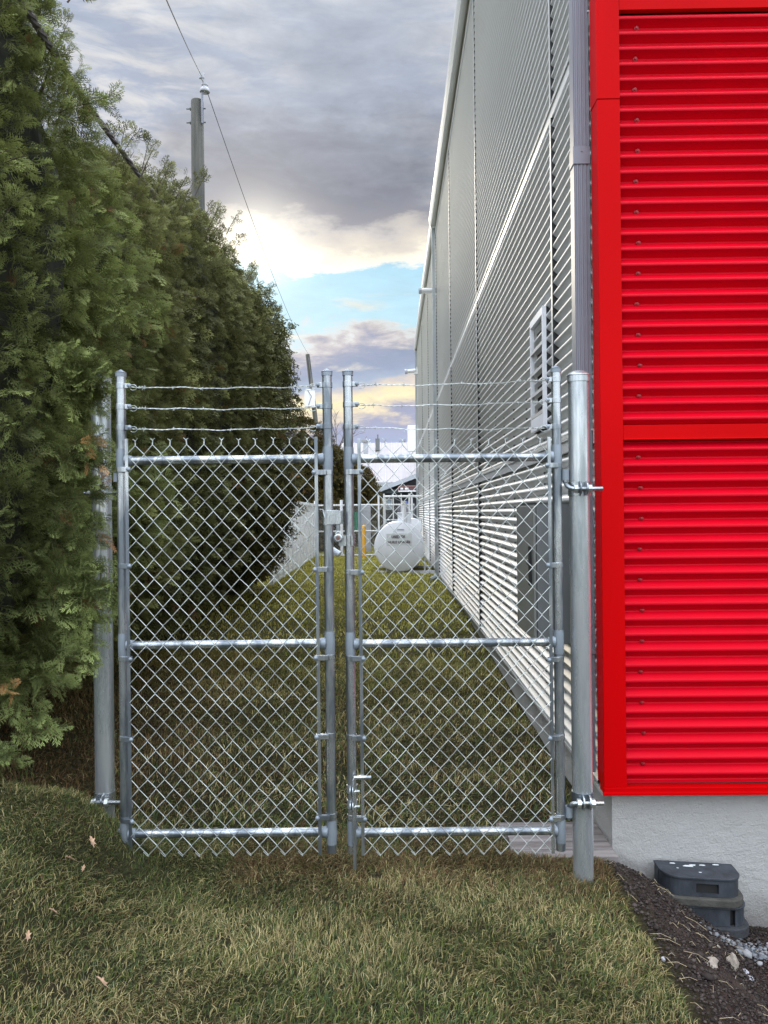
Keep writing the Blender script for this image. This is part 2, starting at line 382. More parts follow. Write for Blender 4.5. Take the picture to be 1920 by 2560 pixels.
# ---------------------------------------------------------------- grass blades
n_g1 = SN(21, 3.0, 3); n_g2 = SN(22, 11, 3); n_g3 = SN(23, 5, 3)
def hedge_shade(x, y): return ss(-1.0, -2.3, x)
def grass(name, x0, x1, y0, y1, dens, hgt, wid, lean, mask):
    n = int((x1-x0)*(y1-y0)*dens)
    x = np.random.uniform(x0, x1, n); y = np.random.uniform(y0, y1, n)
    k = mask(x, y); x = x[k]; y = y[k]; n = len(x)
    z = gh(x, y)
    clump = n_g2(x, y)
    hh = hgt*np.random.uniform(.55, 1.25, n)*(1+.35*clump)
    # matted grass: direction follows a slowly turning field
    th = n_g3(x, y)*2.4+n_g2(x+3, y)*.9+np.random.normal(0, 1.25, n)
    ln = np.clip(lean*(1+.30*n_g1(x, y)+np.random.normal(0, .42, n)), .15, 2.1)
    dx, dy = np.cos(th), np.sin(th)
    px, py = -dy, dx
    ww = wid*np.random.uniform(.6, 1.3, n)
    V = np.zeros((n, 7, 3), dtype=np.float32)
    for j, t in enumerate((0, .38, .75, 1.0)):
        a_ = ln*t
        off = np.sin(a_*.9)*t*hh; up = hh*t*np.cos(a_*.75)
        tw = np.random.normal(0, .06, n)*hh*t
        cx = x+dx*off+px*tw; cy = y+dy*off+py*tw; cz = z+np.maximum(up, .004+.01*t)-.004*(j == 0)
        wj = ww*(1, .9, .6, 0)[j]
        if j < 3:
            V[:, 2*j, 0] = cx-px*wj/2; V[:, 2*j, 1] = cy-py*wj/2; V[:, 2*j, 2] = cz
            V[:, 2*j+1, 0] = cx+px*wj/2; V[:, 2*j+1, 1] = cy+py*wj/2; V[:, 2*j+1, 2] = cz
        else:
            V[:, 6, 0] = cx; V[:, 6, 1] = cy; V[:, 6, 2] = cz
    T = np.array([(0,1,3),(0,3,2),(2,3,5),(2,5,4),(4,5,6)])
    Fc = (np.arange(n)[:, None, None]*7+T[None]).reshape(-1, 3)
    g = np.array([.118, .140, .036]); g2 = np.array([.070, .100, .040]); st = np.array([.37, .31, .150]); br = np.array([.165, .105, .050])
    f = ss(4, 14, y)[:, None]
    p_st = np.clip(.34+.20*n_g1(x*1.3, y*1.3)+.10*clump, .06, .8)
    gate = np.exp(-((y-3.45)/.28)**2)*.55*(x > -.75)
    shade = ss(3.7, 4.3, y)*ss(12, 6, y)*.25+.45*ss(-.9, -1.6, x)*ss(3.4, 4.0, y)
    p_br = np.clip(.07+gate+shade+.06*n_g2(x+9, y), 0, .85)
    r = np.random.rand(n)
    C = np.where((r < p_br)[:, None], br, np.where((r < p_br+p_st*(1-p_br))[:, None], st, np.where((np.random.rand(n) < .45)[:, None], g, g2)))
    C = C*(np.random.uniform(.6, 1.45, n)*(1.05+.16*n_g2(x*.8, y*.8)))[:, None]
    C = C*(1-f)+f*(C*.35+np.array([.30, .275, .050])*1.3*(1+.18*n_g1(x*2, y*2))[:, None])
    Cv = np.repeat(C, 7, axis=0)
    o = np_mesh(name, V.reshape(-1, 3), Fc, M['grass'], Cv)
    return o
def frustum(x, y):
    c = np.abs(x+.011*y) < y*.535+.15
    return c
def lawn_mask(x, y):
    e = EDGE+.035*n_edge(x, y)-.02
    k = frustum(x, y) & ((x < e) | (y > 3.78))
    k &= ~((x > 1.01) & (y > 3.6))
    k &= ~((x > .53+.02*n_edge(x, y)) & (x < 1.05) & (y > 3.575) & (y < 3.99))
    bare = (n_g2(x*1.1+4, y*1.1) > .95)
    k &= ~(bare & (np.random.rand(len(x)) < .75))
    return k
g1_ = grass('lawn_grass', -2.1, 1.1, 2.0, 3.75, 19000, .035, .0026, 1.35, lawn_mask)
tag(g1_, None, None, None, 'stuff'); g1_['label'] = 'matted olive and straw coloured lawn grass in front of the gate'; g1_['category'] = 'grass'
g2_ = grass('lawn_grass', -4.2, 1.04, 3.75, 8, 4000, .040, .0055, 1.2, lawn_mask)
tag(g2_, 'brownish lawn grass in the shade behind the gate', 'grass', None, 'stuff')
g3_ = grass('lawn_grass', -5, 1.04, 8, 32, 330, .05, .018, .8, lambda x, y: frustum(x, y) & (x < 1.02))
tag(g3_, 'yellow green lawn grass running back to the oil tank', 'grass', None, 'stuff')
# straw stalks lying on the bare soil
def straw():
    n = 230; n = 230; x = np.random.uniform(.95, 2.1, n); y = np.random.uniform(2.2, 3.55, n)
    k = np.random.rand(n) < np.exp(-(x-.95)/.5); x = x[k]; y = y[k]; mb = MB()
    for a_, b_ in zip(x, y):
        th = random.uniform(-1.9, 1.3); L = .02+.09*random.random()**2.5
        p = [Vector((a_+math.cos(th+q*.4)*L*q, b_+math.sin(th+q*.4)*L*q, float(gh(a_+math.cos(th)*L*q, b_+math.sin(th)*L*q))+.016+.012*math.sin(q*3))) for q in (0, .5, 1)]
        mb.tube(p, .0009, 3, False)
    o = mb.build('straw', mat('straw', (.38, .31, .18), .8, 0, .2, 20), fix=False)
    tag(o, 'dry straw stalks scattered over the dark soil beside the lawn edge', 'straw', None, 'stuff')
straw()
# gravel patch and soil crumbs
def pebbles(name, n, fx, size, cols, label, cat):
    base = np.array([(1,0,0),(-1,0,0),(0,1,0),(0,-1,0),(0,0,1),(0,0,-1),(.6,.6,.6),(-.6,.6,.6),(.6,-.6,.6),(-.6,-.6,.6)], float)
    T = np.array([(4,6,7),(4,8,6),(4,7,9),(4,9,8),(0,6,8),(0,2,6),(2,7,6),(1,7,2),(1,9,7),(3,8,9),(3,0,8),(3,9,1),(5,2,0),(5,1,2),(5,3,1),(5,0,3)])
    x, y = fx(n); n = len(x)
    s_ = size*np.random.lognormal(0, .4, n)
    V = base[None]*np.random.uniform(.6, 1.2, (n, 10, 3))*s_[:, None, None]*np.array([1, 1, .7])
    th = np.random.uniform(0, 6.28, n); c, s = np.cos(th), np.sin(th)
    V = np.stack([V[..., 0]*c[:, None]-V[..., 1]*s[:, None], V[..., 0]*s[:, None]+V[..., 1]*c[:, None], V[..., 2]], -1)
    V[..., 0] += x[:, None]; V[..., 1] += y[:, None]; V[..., 2] += (gh(x, y)+.008+s_*.35)[:, None]
    Fc = (np.arange(n)[:, None, None]*10+T[None]).reshape(-1, 3)
    C = np.array(cols)[np.random.randint(0, len(cols), n)]*np.random.uniform(.6, 1.3, n)[:, None]
    o = np_mesh(name, V.reshape(-1, 3), Fc, M['gravel'], np.repeat(C, 10, 0)); tag(o, label, cat, None, 'stuff')
def patch(n):
    t = np.random.normal(size=(n, 2))
    return 1.60+t[:, 0]*.13+.3*np.random.rand(n), 3.36+t[:, 1]*.035
pebbles('gravel', 1500, patch, .0068, [(.13, .14, .155), (.20, .21, .225), (.09, .10, .11), (.26, .26, .26)], 'small grey gravel spilled in front of the plastic fence feet', 'gravel')
def crumbs(n):
    x = np.random.uniform(.93, 2.3, n); y = np.random.uniform(2.0, 3.66, n); k = x > EDGE+.02*n_edge(x, y); return x[k], y[k]
pebbles('soil_crumbs', 17000, crumbs, .0045, [(.045, .036, .032), (.06, .048, .042), (.035, .028, .026), (.075, .062, .055)], 'crumbly dark soil along the foot of the red wall', 'soil')

# individual stones and leaves
def stone(px, py, s, label, elong=1.0, tall=.7, m=None):
    p = at(px, py, 3.0)
    for Y in np.arange(2.2, 3.65, .01):
        q = at(px, py, Y)
        if q.z <= float(gh(q.x, q.y))+.01: p = q; break
    mb = MB(); r = random.Random(int(px)); import bmesh
    bm = bmesh.new(); bmesh.ops.create_icosphere(bm, subdivisions=2, radius=1)
    for v in bm.verts:
        d = v.co.normalized(); k = 1+.28*math.sin(3*d.x+px)*math.sin(4*d.y+py)+r.uniform(-.12, .12)
        v.co = Vector((d.x*s*elong*k, d.y*s*k, d.z*s*tall*k))
    me = bpy.data.meshes.new('stone'); bm.to_mesh(me); bm.free(); me.materials.append(m or M['stone'])
    o = bpy.data.objects.new('stone', me); col.objects.link(o); o.location = (p.x, p.y, float(gh(p.x, p.y))+s*tall*.45)
    o.rotation_euler = (r.uniform(-.3, .3), r.uniform(-.3, .3), r.uniform(0, 3))
    tag(o, label, 'stone', 'stones lying on the bare soil')
stone(1775, 2405, .030, 'light tan half buried stone flecked white on dark soil, left of the tall pointed stone', 1.25, .5)
stone(1833, 2412, .030, 'tall pointed tan stone standing on the soil below the gravel', .7, 1.15)
stone(1864, 2425, .012, 'thin white flat pebble just right of the pointed tan stone', 1.5, .4, M['greyp'])
stone(1659, 2395, .009, 'small round white pebble at the edge of the lawn', 1, .8, M['greyp'])
stone(1875, 2441, .014, 'flat grey blue stone at lower right on the soil', 1.5, .4, M['greyp'])
stone(1795, 2367, .012, 'small pale cube shaped stone at the left edge of the gravel', 1, .8)
def leaf(px, py, s, rot, label):
    p = at(px, py, 3)
    for Y in np.arange(1.9, 3.65, .01):
        q = at(px, py, Y)
        if q.z <= float(gh(q.x, q.y))+.04: p = q; break
    out_ = [(0, -1), (.25, -.45), (.75, -.5), (.42, -.05), (.85, .35), (.35, .3), (.3, .75), (0, 1), (-.28, .7), (-.4, .25), (-.9, .3), (-.45, -.1), (-.7, -.55), (-.22, -.4)]
    mb = MB(); vs = []
    for q in range(2):
        for u, v in out_+[(0, 0)]: vs.append((u*s*.55, v*s, s*.28*abs(u)+s*.16*math.sin(v*2.2)-q*.0007))
    n = len(out_); fs = [(i, (i+1) % n, n) for i in range(n)]+[(n+1+(i+1) % n, n+1+i, 2*n+1) for i in range(n)]
    fs += [(i, n+1+i, n+1+(i+1) % n, (i+1) % n) for i in range(n)]
    mb.add(vs, fs); o = mb.build('dead_leaf', M['leaf'], fix=False)
    o.location = (p.x, p.y, float(gh(p.x, p.y))+.045); o.rotation_euler = (.45, .25, rot)
    tag(o, label, 'leaf', 'dead leaves on the grass')
leaf(230, 2112, .030, .9, 'curled tan leaf on the grass bank below the left gate post')
leaf(178, 2150, .024, 2.2, 'pale shrivelled leaf left of the tan leaf on the bank')
leaf(791, 2228, .019, 2.5, 'small white dry leaf on the grass below the middle of the gates')
leaf(256, 2462, .027, 1.5, 'flat brown leaf lying in the near lawn, lowest of the leaves')
leaf(70, 2350, .020, .5, 'small light brown leaf at the far left of the lawn')
leaf(135, 2282, .020, 1.9, 'dark tan leaf on the left lawn above the small far left one')
leaf(208, 2178, .016, .2, 'tiny reddish leaf just below the shrivelled leaf')

# ---------------------------------------------------------------- cedar hedge
def spray_tmpl(nside, nsub, wl, seed):
    r = np.random.RandomState(seed); V = []; T = []
    def rh(p, d, L, w, zc=0.0):
        p = np.array(p, float); d = np.array(d, float); d /= np.linalg.norm(d)
        q = np.array([-d[1], d[0], 0]); o = len(V)
        V.extend([p, p+d*L*.45+q*w/2, p+d*L, p+d*L*.45-q*w/2]); T.extend([(o, o+1, o+2), (o, o+2, o+3)])
    curve = r.uniform(-.25, .25)
    def stem(t): return np.array([curve*t*t, t, -.22*t*t])
    for k in range(3): rh(stem(k/3), stem((k+1)/3)-stem(k/3), .36, wl*.8)
    for i in range(nside):
        t = .10+.85*i/nside; sd = 1 if i % 2 else -1
        L = (1-t)**.8*.55+.12; L *= r.uniform(.75, 1.2); a = r.uniform(.55, .85)
        d = np.array([sd*math.sin(a), math.cos(a), r.uniform(-.25, .1)]); p = stem(t)
        rh(p, d, L, wl*.8)
        for j in range(nsub):
            u = .25+.7*j/max(1, nsub); s2 = 1 if j % 2 else -1
            a2 = math.atan2(d[0], d[1])+s2*r.uniform(.5, .8)
            d2 = np.array([math.sin(a2), math.cos(a2), r.uniform(-.3, .15)])
            rh(p+d*L*u, d2, L*(1-u)*.55+.10, wl)
    return np.array(V), np.array(T)
TA = [spray_tmpl(10, 4, .040, s) for s in range(8)]
TBm = [spray_tmpl(7, 3, .062, 10+s) for s in range(6)]
TC = [spray_tmpl(5, 2, .105, 20+s) for s in range(5)]
n_h1 = SN(31, 1.1, 3, 3); n_h2 = SN(32, 3.4, 3, 3); n_h3 = SN(33, .55, 2, 3)
def unit(a): return a/np.maximum(1e-6, np.linalg.norm(a, axis=1, keepdims=True))
def place(P, N, S, tmpls, base, rs_):
    """one frond per point P, pointing along N (mostly), size S"""
    n = len(P); Vs = []; Fs = []; Cs = []; off = 0
    pick = rs_.randint(0, len(tmpls), n)
    for ti, (tv, tt) in enumerate(tmpls):
        k = pick == ti; m = k.sum()
        if not m: continue
        y = unit(N[k]); rnd = rs_.normal(size=(m, 3))*.8+np.array([0, 0, .0])
        x = unit(np.cross(y, rnd)); z = np.cross(x, y)
        L = tv[None]*S[k][:, None, None]
        V = P[k][:, None]+L[..., 0:1]*x[:, None]+L[..., 1:2]*y[:, None]+L[..., 2:3]*z[:, None]
        V[..., 2] -= (L[..., 1]**2)*1.2                      # tips droop a little
        Vs.append(V.reshape(-1, 3)); Fs.append((np.arange(m)[:, None, None]*len(tv)+tt[None]).reshape(-1, 3)+off); off += m*len(tv)
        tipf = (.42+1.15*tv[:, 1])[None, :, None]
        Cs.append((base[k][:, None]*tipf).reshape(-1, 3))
    return np.concatenate(Vs), np.concatenate(Fs), np.concatenate(Cs)
def prof(t, kind):
    # radius factor against relative height
    return np.interp(t, [0, .05, .12, .25, .5, .72, .86, .95, 1.0], [.42, .66, .84, .98, 1.0, .97, .90, .62, .10] if kind == 0 else [.42, .66, .86, 1.0, 1.0, .86, .80, .6, .2])
def cedar_points(c, rad, z0, h, n, th0, th1, rs_, inset=.30, lump=.16):
    t = rs_.rand(n)**.9; th = rs_.uniform(th0, th1, n)
    r = rad*prof(t, 1 if lump > .165 else 0)
    x = np.cos(th); y = np.sin(th); z = z0+t*h
    bx = c[0]+x*r; by = c[1]+y*r
    r = r*(1+lump*1.15*n_h2(bx, by, z)+lump*.8*n_h1(bx, by, z)+.05*n_h2(bx*2.7, by*2.7, z*2.7))-rs_.rand(n)**1.5*inset
    P = np.stack([c[0]+x*r, c[1]+y*r, z], 1)
    out_ = np.stack([x, y, np.where(t > .8, (t-.8)*6, 0)], 1)
    return P, unit(out_), t
def cedar_col(P, rs_, tone):
    n = len(P); a = (n_h3(P[:, 0], P[:, 1], P[:, 2])*.5+.5).clip(0, 1)[:, None]; b = (n_h2(P[:, 0]*.7+5, P[:, 1]*.7, P[:, 2]*.7)*.5+.5).clip(0, 1)[:, None]
    g1 = np.array([.150, .160, .058]); g2 = np.array([.086, .122, .060]); g3 = np.array([.170, .138, .054])
    C = g1*(1-a)+(g2*(1-tone)+g3*tone)*a
    C = C*(.55+.8*b)*rs_.uniform(.45, 1.45, n)[:, None]
    # near trees greener; their brighter light and the darker far end are painted in
    C = C*np.interp(P[:, 1], [4.5, 7, 10], [1.0, 0, 0])[:, None]*np.array([1.30, 1.34, 1.12])+C*np.interp(P[:, 1], [4.5, 7, 10, 15], [0, 1, .95, .80])[:, None]
    dead = rs_.rand(n) < .012
    C[dead] = np.array([.20, .11, .05])*rs_.uniform(.6, 1.3, dead.sum())[:, None]
    return C
hedge = empty('cedar_hedge', (-3.0, 4.2, .1), 'tall untrimmed dark green cedar hedge running back along the left side of the lawn', 'hedge')
rs = np.random.RandomState(5)
# (x, y, radius, base z, height, density)
TREES = [(-2.66, 4.05, 1.10, .42, 4.75, 'A')]
yy_ = 5.0; i = 0
while yy_ < 15.4:
    TREES.append((-3.0+rs.uniform(-.05, .05), yy_, (1.16 if i else 1.04)+rs.uniform(-.06, .06), .22, float(np.interp(yy_, [4.7, 5.3, 6.7, 8, 9.5, 12, 15], [3.75, 3.95, 4.4, 4.9, 5.2, 5.35, 5.1]))+rs.uniform(-.10, .16), 'A' if yy_ < 6.3 else 'B' if yy_ < 11 else 'C')); yy_ += .92+rs.uniform(-.1, .1); i += 1
AV = []; AF = []; AC = []; off = 0
def addfol(v, f, c_):
    global off
    AV.append(v); AF.append(f+off); AC.append(c_); off += len(v)
def inside(P, skip):
    k = np.zeros(len(P), bool)
    for j, (x, y, r, z0, h, q) in enumerate(TREES):
        if j == skip: continue
        t = (P[:, 2]-z0)/h; rr = r*prof(np.clip(t, 0, 1), 0)*.80
        k |= ((P[:, 0]-x)**2+(P[:, 1]-y)**2 < rr**2) & (t > 0) & (t < 1)
    return k
for j, (x, y, r, z0, h, q) in enumerate(TREES):
    n = {'A': 12500 if j == 0 else 7000, 'B': 4700, 'C': 3600}[q]
    P, N, t = cedar_points((x, y), r, z0, h, n, -math.pi*(.95 if j == 0 else .62), math.pi*.42, rs, lump=.17 if j == 0 else .16)
    k = ~inside(P, j); P = P[k]; N = N[k]; t = t[k]
    d = unit(N*.75+np.array([0, 0, .10])+rs.normal(size=P.shape)*.50+np.array([0, -.15, 0]))
    S = {'A': .105, 'B': .125, 'C': .165}[q]*rs.uniform(.5, 1.45, len(P))
    C = cedar_col(P, rs, 0.15 if y < 5.5 else .75)
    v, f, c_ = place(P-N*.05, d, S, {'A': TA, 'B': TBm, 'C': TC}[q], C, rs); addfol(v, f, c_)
# drooping boughs: fronds strung along short branches that stick out of the wall
BR = MB()
def bough(p0, d, L, m, size, tm, tone, br=True):
    d = d.normalized(); pts = [p0+d*L*u+Vector((0, 0, -.18*L*u*u)) for u in np.linspace(0, 1, 6)]
    if br: BR.tube([tuple(p) for p in pts], [.008*L/.5+.001, .006*L/.5, .005*L/.5, .004*L/.5, .003, .001], 4, False)
    P = []; N = []
    for k in range(m):
        u = .04+.96*random.random(); p = p0+d*L*u+Vector((0, 0, -.18*L*u*u))
        sd = Vector((random.gauss(0, 1), random.gauss(0, 1), random.gauss(0, .6))).normalized()
        P.append(p); N.append(d*(.6+.5*u)+sd*.7)
    P = np.array(P); N = np.array(N); C = cedar_col(P, rs, tone)*1.1
    addfol(*place(P, N, size*rs.uniform(.6, 1.15, m), tm, C, rs))
for j, (x, y, r, z0, h, q) in enumerate(TREES):
    nb_ = 70 if j == 0 else 34 if q != 'C' else 22
    for _ in range(nb_):
        t = random.random()**.8*.96+.02; th = random.uniform(-math.pi*(.95 if j == 0 else .62), math.pi*.40)
        rr = r*float(prof(t, 0)); p = np.array([[x+math.cos(th)*rr*.9, y+math.sin(th)*rr*.9, z0+t*h]])
        if inside(p, j)[0]: continue
        p0 = Vector(p[0]); d = Vector((math.cos(th), math.sin(th), random.uniform(-.1, .9)+(t > .8)*.9))
        bough(p0, d, random.uniform(.18, .38), 9 if q == 'A' else 7, .12 if q == 'A' else .15, TA if q == 'A' else TBm if q == 'B' else TC, .2 if j == 0 else .8, q != 'C')
for j, (x, y, r, z0, h, q) in enumerate(TREES[1:], 1):
    for _ in range(9):
        th = random.uniform(-.9, 1.1); rr = r*random.uniform(.55, .92)
        bough(Vector((x+math.cos(th)*rr, y+math.sin(th)*rr, z0+h*random.uniform(.84, .93))), Vector((math.cos(th)*.45, math.sin(th)*.3, 1)), random.uniform(.22, .42), 9, .09 if q == 'A' else .12, TA if q == 'A' else TBm, .8)
# leaders standing up above the crown line
for (px, py, Y, L) in [(372, 400, 6.0, .55), (430, 455, 6.6, .30), (300, 330, 5.2, .35), (205, 150, 4.5, .4), (170, 60, 4.3, .45), (700, 760, 12, .35), (728, 880, 14.6, .4), (735, 800, 14, .3), (480, 480, 7.2, .3), (330, 380, 5.6, .3)]:
    p = at(px-80/Y*4, py+120*7/Y, Y); bough(p, Vector((.35, -.05, 1)), L*1.25, 16,   .105 if Y < 8 else .17, TA if Y < 7 else TBm if Y < 10 else TC, .7)
# boughs reaching across the left post at the gate
for (px, py) in [(random.uniform(205, 278), random.uniform(870, 1500)) for _ in range(34)]+[(262, 1010), (285, 1090), (250, 1180), (270, 1240), (292, 1190), (245, 1330), (255, 1400), (285, 1480), (262, 1450), (230, 1550), (225, 1640), (180, 1700), (150, 1790), (110, 1850), (60, 1880), (245, 960), (205, 880), (300, 1500), (270, 1560), (215, 1480), (30, 1900), (90, 1800), (265, 1130), (240, 1260), (250, 1620)]:
    p = at(px-92, py-15, 3.40); bough(p, Vector((.9, -.25, random.uniform(-.3, .25))), random.uniform(.13, .19), 12, .10, TA, .1, False)
fol = np_mesh('foliage', np.concatenate(AV), np.concatenate(AF), M['cedar'], np.concatenate(AC), parent=hedge)
# dry orange sprays near the post
AV = []; AF = []; AC = []; off = 0
for (px, py, n_) in [(232, 1105, 3), (236, 1160, 3), (10, 1700, 5)]:
    p = at(px, py, 3.18); P = np.array([[p.x, p.y, p.z]]*n_)+rs.normal(size=(n_, 3))*.02
    addfol(*place(P, rs.normal(size=(n_, 3))+np.array([.3, -.3, -1.2]), np.full(n_, .055), TA, np.array([[.36, .20, .08]]*n_)*rs.uniform(.7, 1.3, n_)[:, None], rs))
o = np_mesh('dry_foliage', np.concatenate(AV), np.concatenate(AF), M['cedar'], np.concatenate(AC), parent=hedge)
o['label'] = 'dried orange brown sprays'
BR.build('branches', M['bark'], hedge, fix=False)['kind'] = 'stuff'
# dim woody core of each cedar so that nothing shows through
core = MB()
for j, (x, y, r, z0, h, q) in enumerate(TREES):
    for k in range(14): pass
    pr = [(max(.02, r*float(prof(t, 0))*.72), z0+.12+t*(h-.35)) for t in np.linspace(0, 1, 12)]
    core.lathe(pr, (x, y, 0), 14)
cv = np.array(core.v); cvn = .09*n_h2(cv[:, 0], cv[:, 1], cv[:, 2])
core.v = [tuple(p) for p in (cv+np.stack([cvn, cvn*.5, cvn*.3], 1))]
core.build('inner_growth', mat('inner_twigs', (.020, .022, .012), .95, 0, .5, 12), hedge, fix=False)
for j, (x, y, r, z0, h, q) in enumerate(TREES):
    mb = MB(); mb.tube([(x+.02, y, -.1), (x, y+.03, 1.0), (x, y, 3.2)], [.085, .07, .03], 8)
    mb.build('trunk', M['bark'], hedge, True)
# lower cedars beyond the white fence
def far_cedar(px, py, Y, rad, label, n=2600):
    global AV, AF, AC, off
    p = at(px, py, Y); z0 = float(gh(p.x, Y)); h = p.z-z0
    AV = []; AF = []; AC = []; off = 0
    root = empty('cedar_tree', (p.x, Y, z0), label, 'tree', 'lower cedars beyond the white fence')
    P, N, t = cedar_points((p.x, Y), rad, z0+.1, h, n, -math.pi, .35*math.pi, rs, .3)
    d = unit(N*.7+rs.normal(size=P.shape)*.5+np.array([0, 0, .2]))
    C = cedar_col(P, rs, 1.0)*np.array([.85, .74, .62])
    addfol(*place(P, d, .26*rs.uniform(.6, 1.3, len(P)), TC, C, rs))
    np_mesh('crown', np.concatenate(AV), np.concatenate(AF), M['cedar'], np.concatenate(AC), parent=root)
    c2 = MB(); c2.lathe([(rad*float(prof(t, 0))*.7, z0+.2+t*(h-.5)) for t in np.linspace(0, 1, 9)], (p.x, Y, 0), 12)
    c2.build('inner_growth', bpy.data.materials['inner_twigs'], root, fix=False)
    mb = MB(); mb.tube([(p.x, Y, z0-.1), (p.x, Y, z0+h*.6)], [.09, .05], 8); mb.build('trunk', M['bark'], root)
far_cedar(756, 1056, 28.5, 1.0, 'olive cedar just past the end of the tall hedge, below the distant pole')
far_cedar(806, 1118, 29.5, .9, 'brownish green cedar rising just left of the middle pair of gate posts')
far_cedar(838, 1140, 31.0, .85, 'bushy cedar seen between the two middle gate posts')
far_cedar(884, 1172, 34.0, .95, 'low cedar in front of the pale metal roof, just right of the middle gate posts', 2400)
far_cedar(912, 1212, 35.0, .62, 'small dark cedar beside the dark shed, last of the row', 1500)
# ---------------------------------------------------------------- metal building
WX = .985; FY = 3.64; SB = .165; TOP = 7.55; YE = 29.0
bld = empty('metal_building', (WX, FY, 0), 'tall corrugated metal building, silver along the lane and bright red on its front', 'building')
PIT = .0727
def ribs(z0, z1, phase=0):
    """(z, depth) outline of the corrugation, depth outward"""
    pts = []; k = math.floor((z0-phase)/PIT)-1
    while True:
        b = phase+k*PIT
        for dz, d in ((0, 0), (.004, .001), (.0295, .0325), (.0335, .034), (.039, .034), (.0435, .0325), (.069, .001)):
            z = b+dz
            if z > z1: return [(z0, 0)]+pts+[(z1, 0)]
            if z > z0: pts.append((z, d))
        k += 1
def ribsheet(mb, z0, z1, a0, a1, f, n=1):
    pr = ribs(z0, z1); vs = []; fs = []
    for i in range(n+1):
        a = a0+(a1-a0)*i/n
        vs += [f(a, d, z) for z, d in pr]
    m = len(pr)
    for i in range(n):
        for k in range(m-1): fs.append((i*m+k, i*m+k+1, (i+1)*m+k+1, (i+1)*m+k))
    mb.add(vs, fs)
seams = [4.66, 8.75, 12.65, 16.5, 20.4, 24.4]
side = MB(); cuts = [FY+.085]+seams+[YE]
for a, b_ in zip(cuts[:-1], cuts[1:]):
    for z0, z1 in ((SB, 1.825), (1.895, 3.86), (3.93, TOP)):
        ribsheet(side, z0, z1, a+.015, b_-.015, lambda y, d, z: (WX+.030-d, y, z))
scr = MB()
for Y in (5.1, 5.75, 6.35, 6.9, 7.45, 8.0, 8.5, 9.3, 9.9, 10.6, 11.2, 12):
    for k in range(50):
        z = SB+.05+k*PIT
        z = math.floor(z/PIT)*PIT+.001
        if 1.80 < z < 1.92 or z > 3.8: continue
        scr.lathe([(.010, 0), (.009, .008), (.002, .012)], (WX+.029, Y, z), 6, M=Matrix.Rotation(R(-90), 3, 'Y'))
so = side.build('side_siding', M['siding'], bld, fix=False)
sf = scr.build('fasteners', M['cab'], bld); sf['kind'] = 'stuff'
t = MB(); t.box((WX-.004, FY+.11, 1.825), (WX+.02, YE, 1.895)); t.box((WX-.012, FY+.11, 1.887), (WX-.004, YE, 1.895)); t.build('band_trim', M['trimw'], bld)
t = MB(); t.box((WX-.004, FY+.11, 3.86), (WX+.02, YE, 3.93)); t.box((WX-.012, FY+.11, 3.922), (WX-.004, YE, 3.93)); t.build('band_trim', M['trimw'], bld)
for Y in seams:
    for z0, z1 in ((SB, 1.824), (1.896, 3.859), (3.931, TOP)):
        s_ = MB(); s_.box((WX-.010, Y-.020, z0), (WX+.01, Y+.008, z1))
        so_ = s_.build('seam_trim', M['trimw'], bld); s_ = MB(); s_.box((WX-.008, Y-.026, z0), (WX+.029, Y-.021, z1)); s_.build('seam_shade', M['dark'], so_)  # black box puts the shade of the seam pocket into colour
back = MB(); back.box((WX+.032, FY+.035, SB), (WX+6, YE, TOP)); back.build('wall', M['dark'], bld)
f_ = MB(); f_.box((WX+.05, FY+.05, -.9), (WX+6.2, YE-.02, SB+.02)); f_.build('foundation', M['conc'], bld)
drip = MB(); drip.box((WX-.006, FY+.01, SB-.018), (WX+.05, YE, SB-.002)); drip.build('base_flashing', M['trimw'], bld)
# red front
XR = 6.4
fr = MB()
for z0, z1 in ((SB+.035, 1.825), (1.897, 3.85), (3.95, TOP)):
    ribsheet(fr, z0, z1, WX+.105, XR, lambda x, d, z: (x, FY+.030-d, z))
fr.build('front_siding', M['red'], bld, fix=False)
rt = MB(); rt.box((WX+.106, FY-.006, 1.825), (XR, FY+.02, 1.897)); rt.box((WX+.106, FY-.012, 1.827), (XR, FY-.006, 1.832)); rt.build('band_trim', M['redtrim'], bld, bevel=.0015)
rt = MB(); rt.box((WX+.106, FY-.010, 3.85), (XR, FY+.02, 3.95)); rt.build('band_trim', M['redtrim'], bld, bevel=.0015)
rt = MB(); rt.box((WX-.004, FY-.016, SB-.004), (XR, FY+.06, SB+.028)); rt.box((WX-.010, FY-.022, SB-.008), (XR, FY-.012, SB+.006)); rt.build('base_flashing', M['redtrim'], bld, bevel=.002)
for z0, z1, e in ((SB+.029, 3.43, 0), (3.431, TOP, .0025)):
    c_ = MB(); c_.box((WX-.002-e, FY-.012-e, z0), (WX+.104, FY-.004, z1)); c_.box((WX-.002-e, FY-.004, z0), (WX+.006, FY+.105, z1))
    c_.build('corner_trim', M['redtrim'], bld, bevel=.002)
sx = ad(1376, 100, FY).x
k = 0; zz = math.floor(SB/PIT)*PIT
while zz < 3.9:
    zz += PIT*2
    z = zz+.002
    if z < SB+.05 or abs(z-1.86) < .05 or z > 3.84: continue
    x = sx+(.006*math.sin(k*1.7))
    s_ = MB(); s_.lathe([(.011, .004), (.011, -.003), (.0065, -.004), (.0065, -.011), (.002, -.012)], (x, FY+.026, z), 10, axis='Y')
    s_.build('screw', M['redscrew'], bld); k += 1
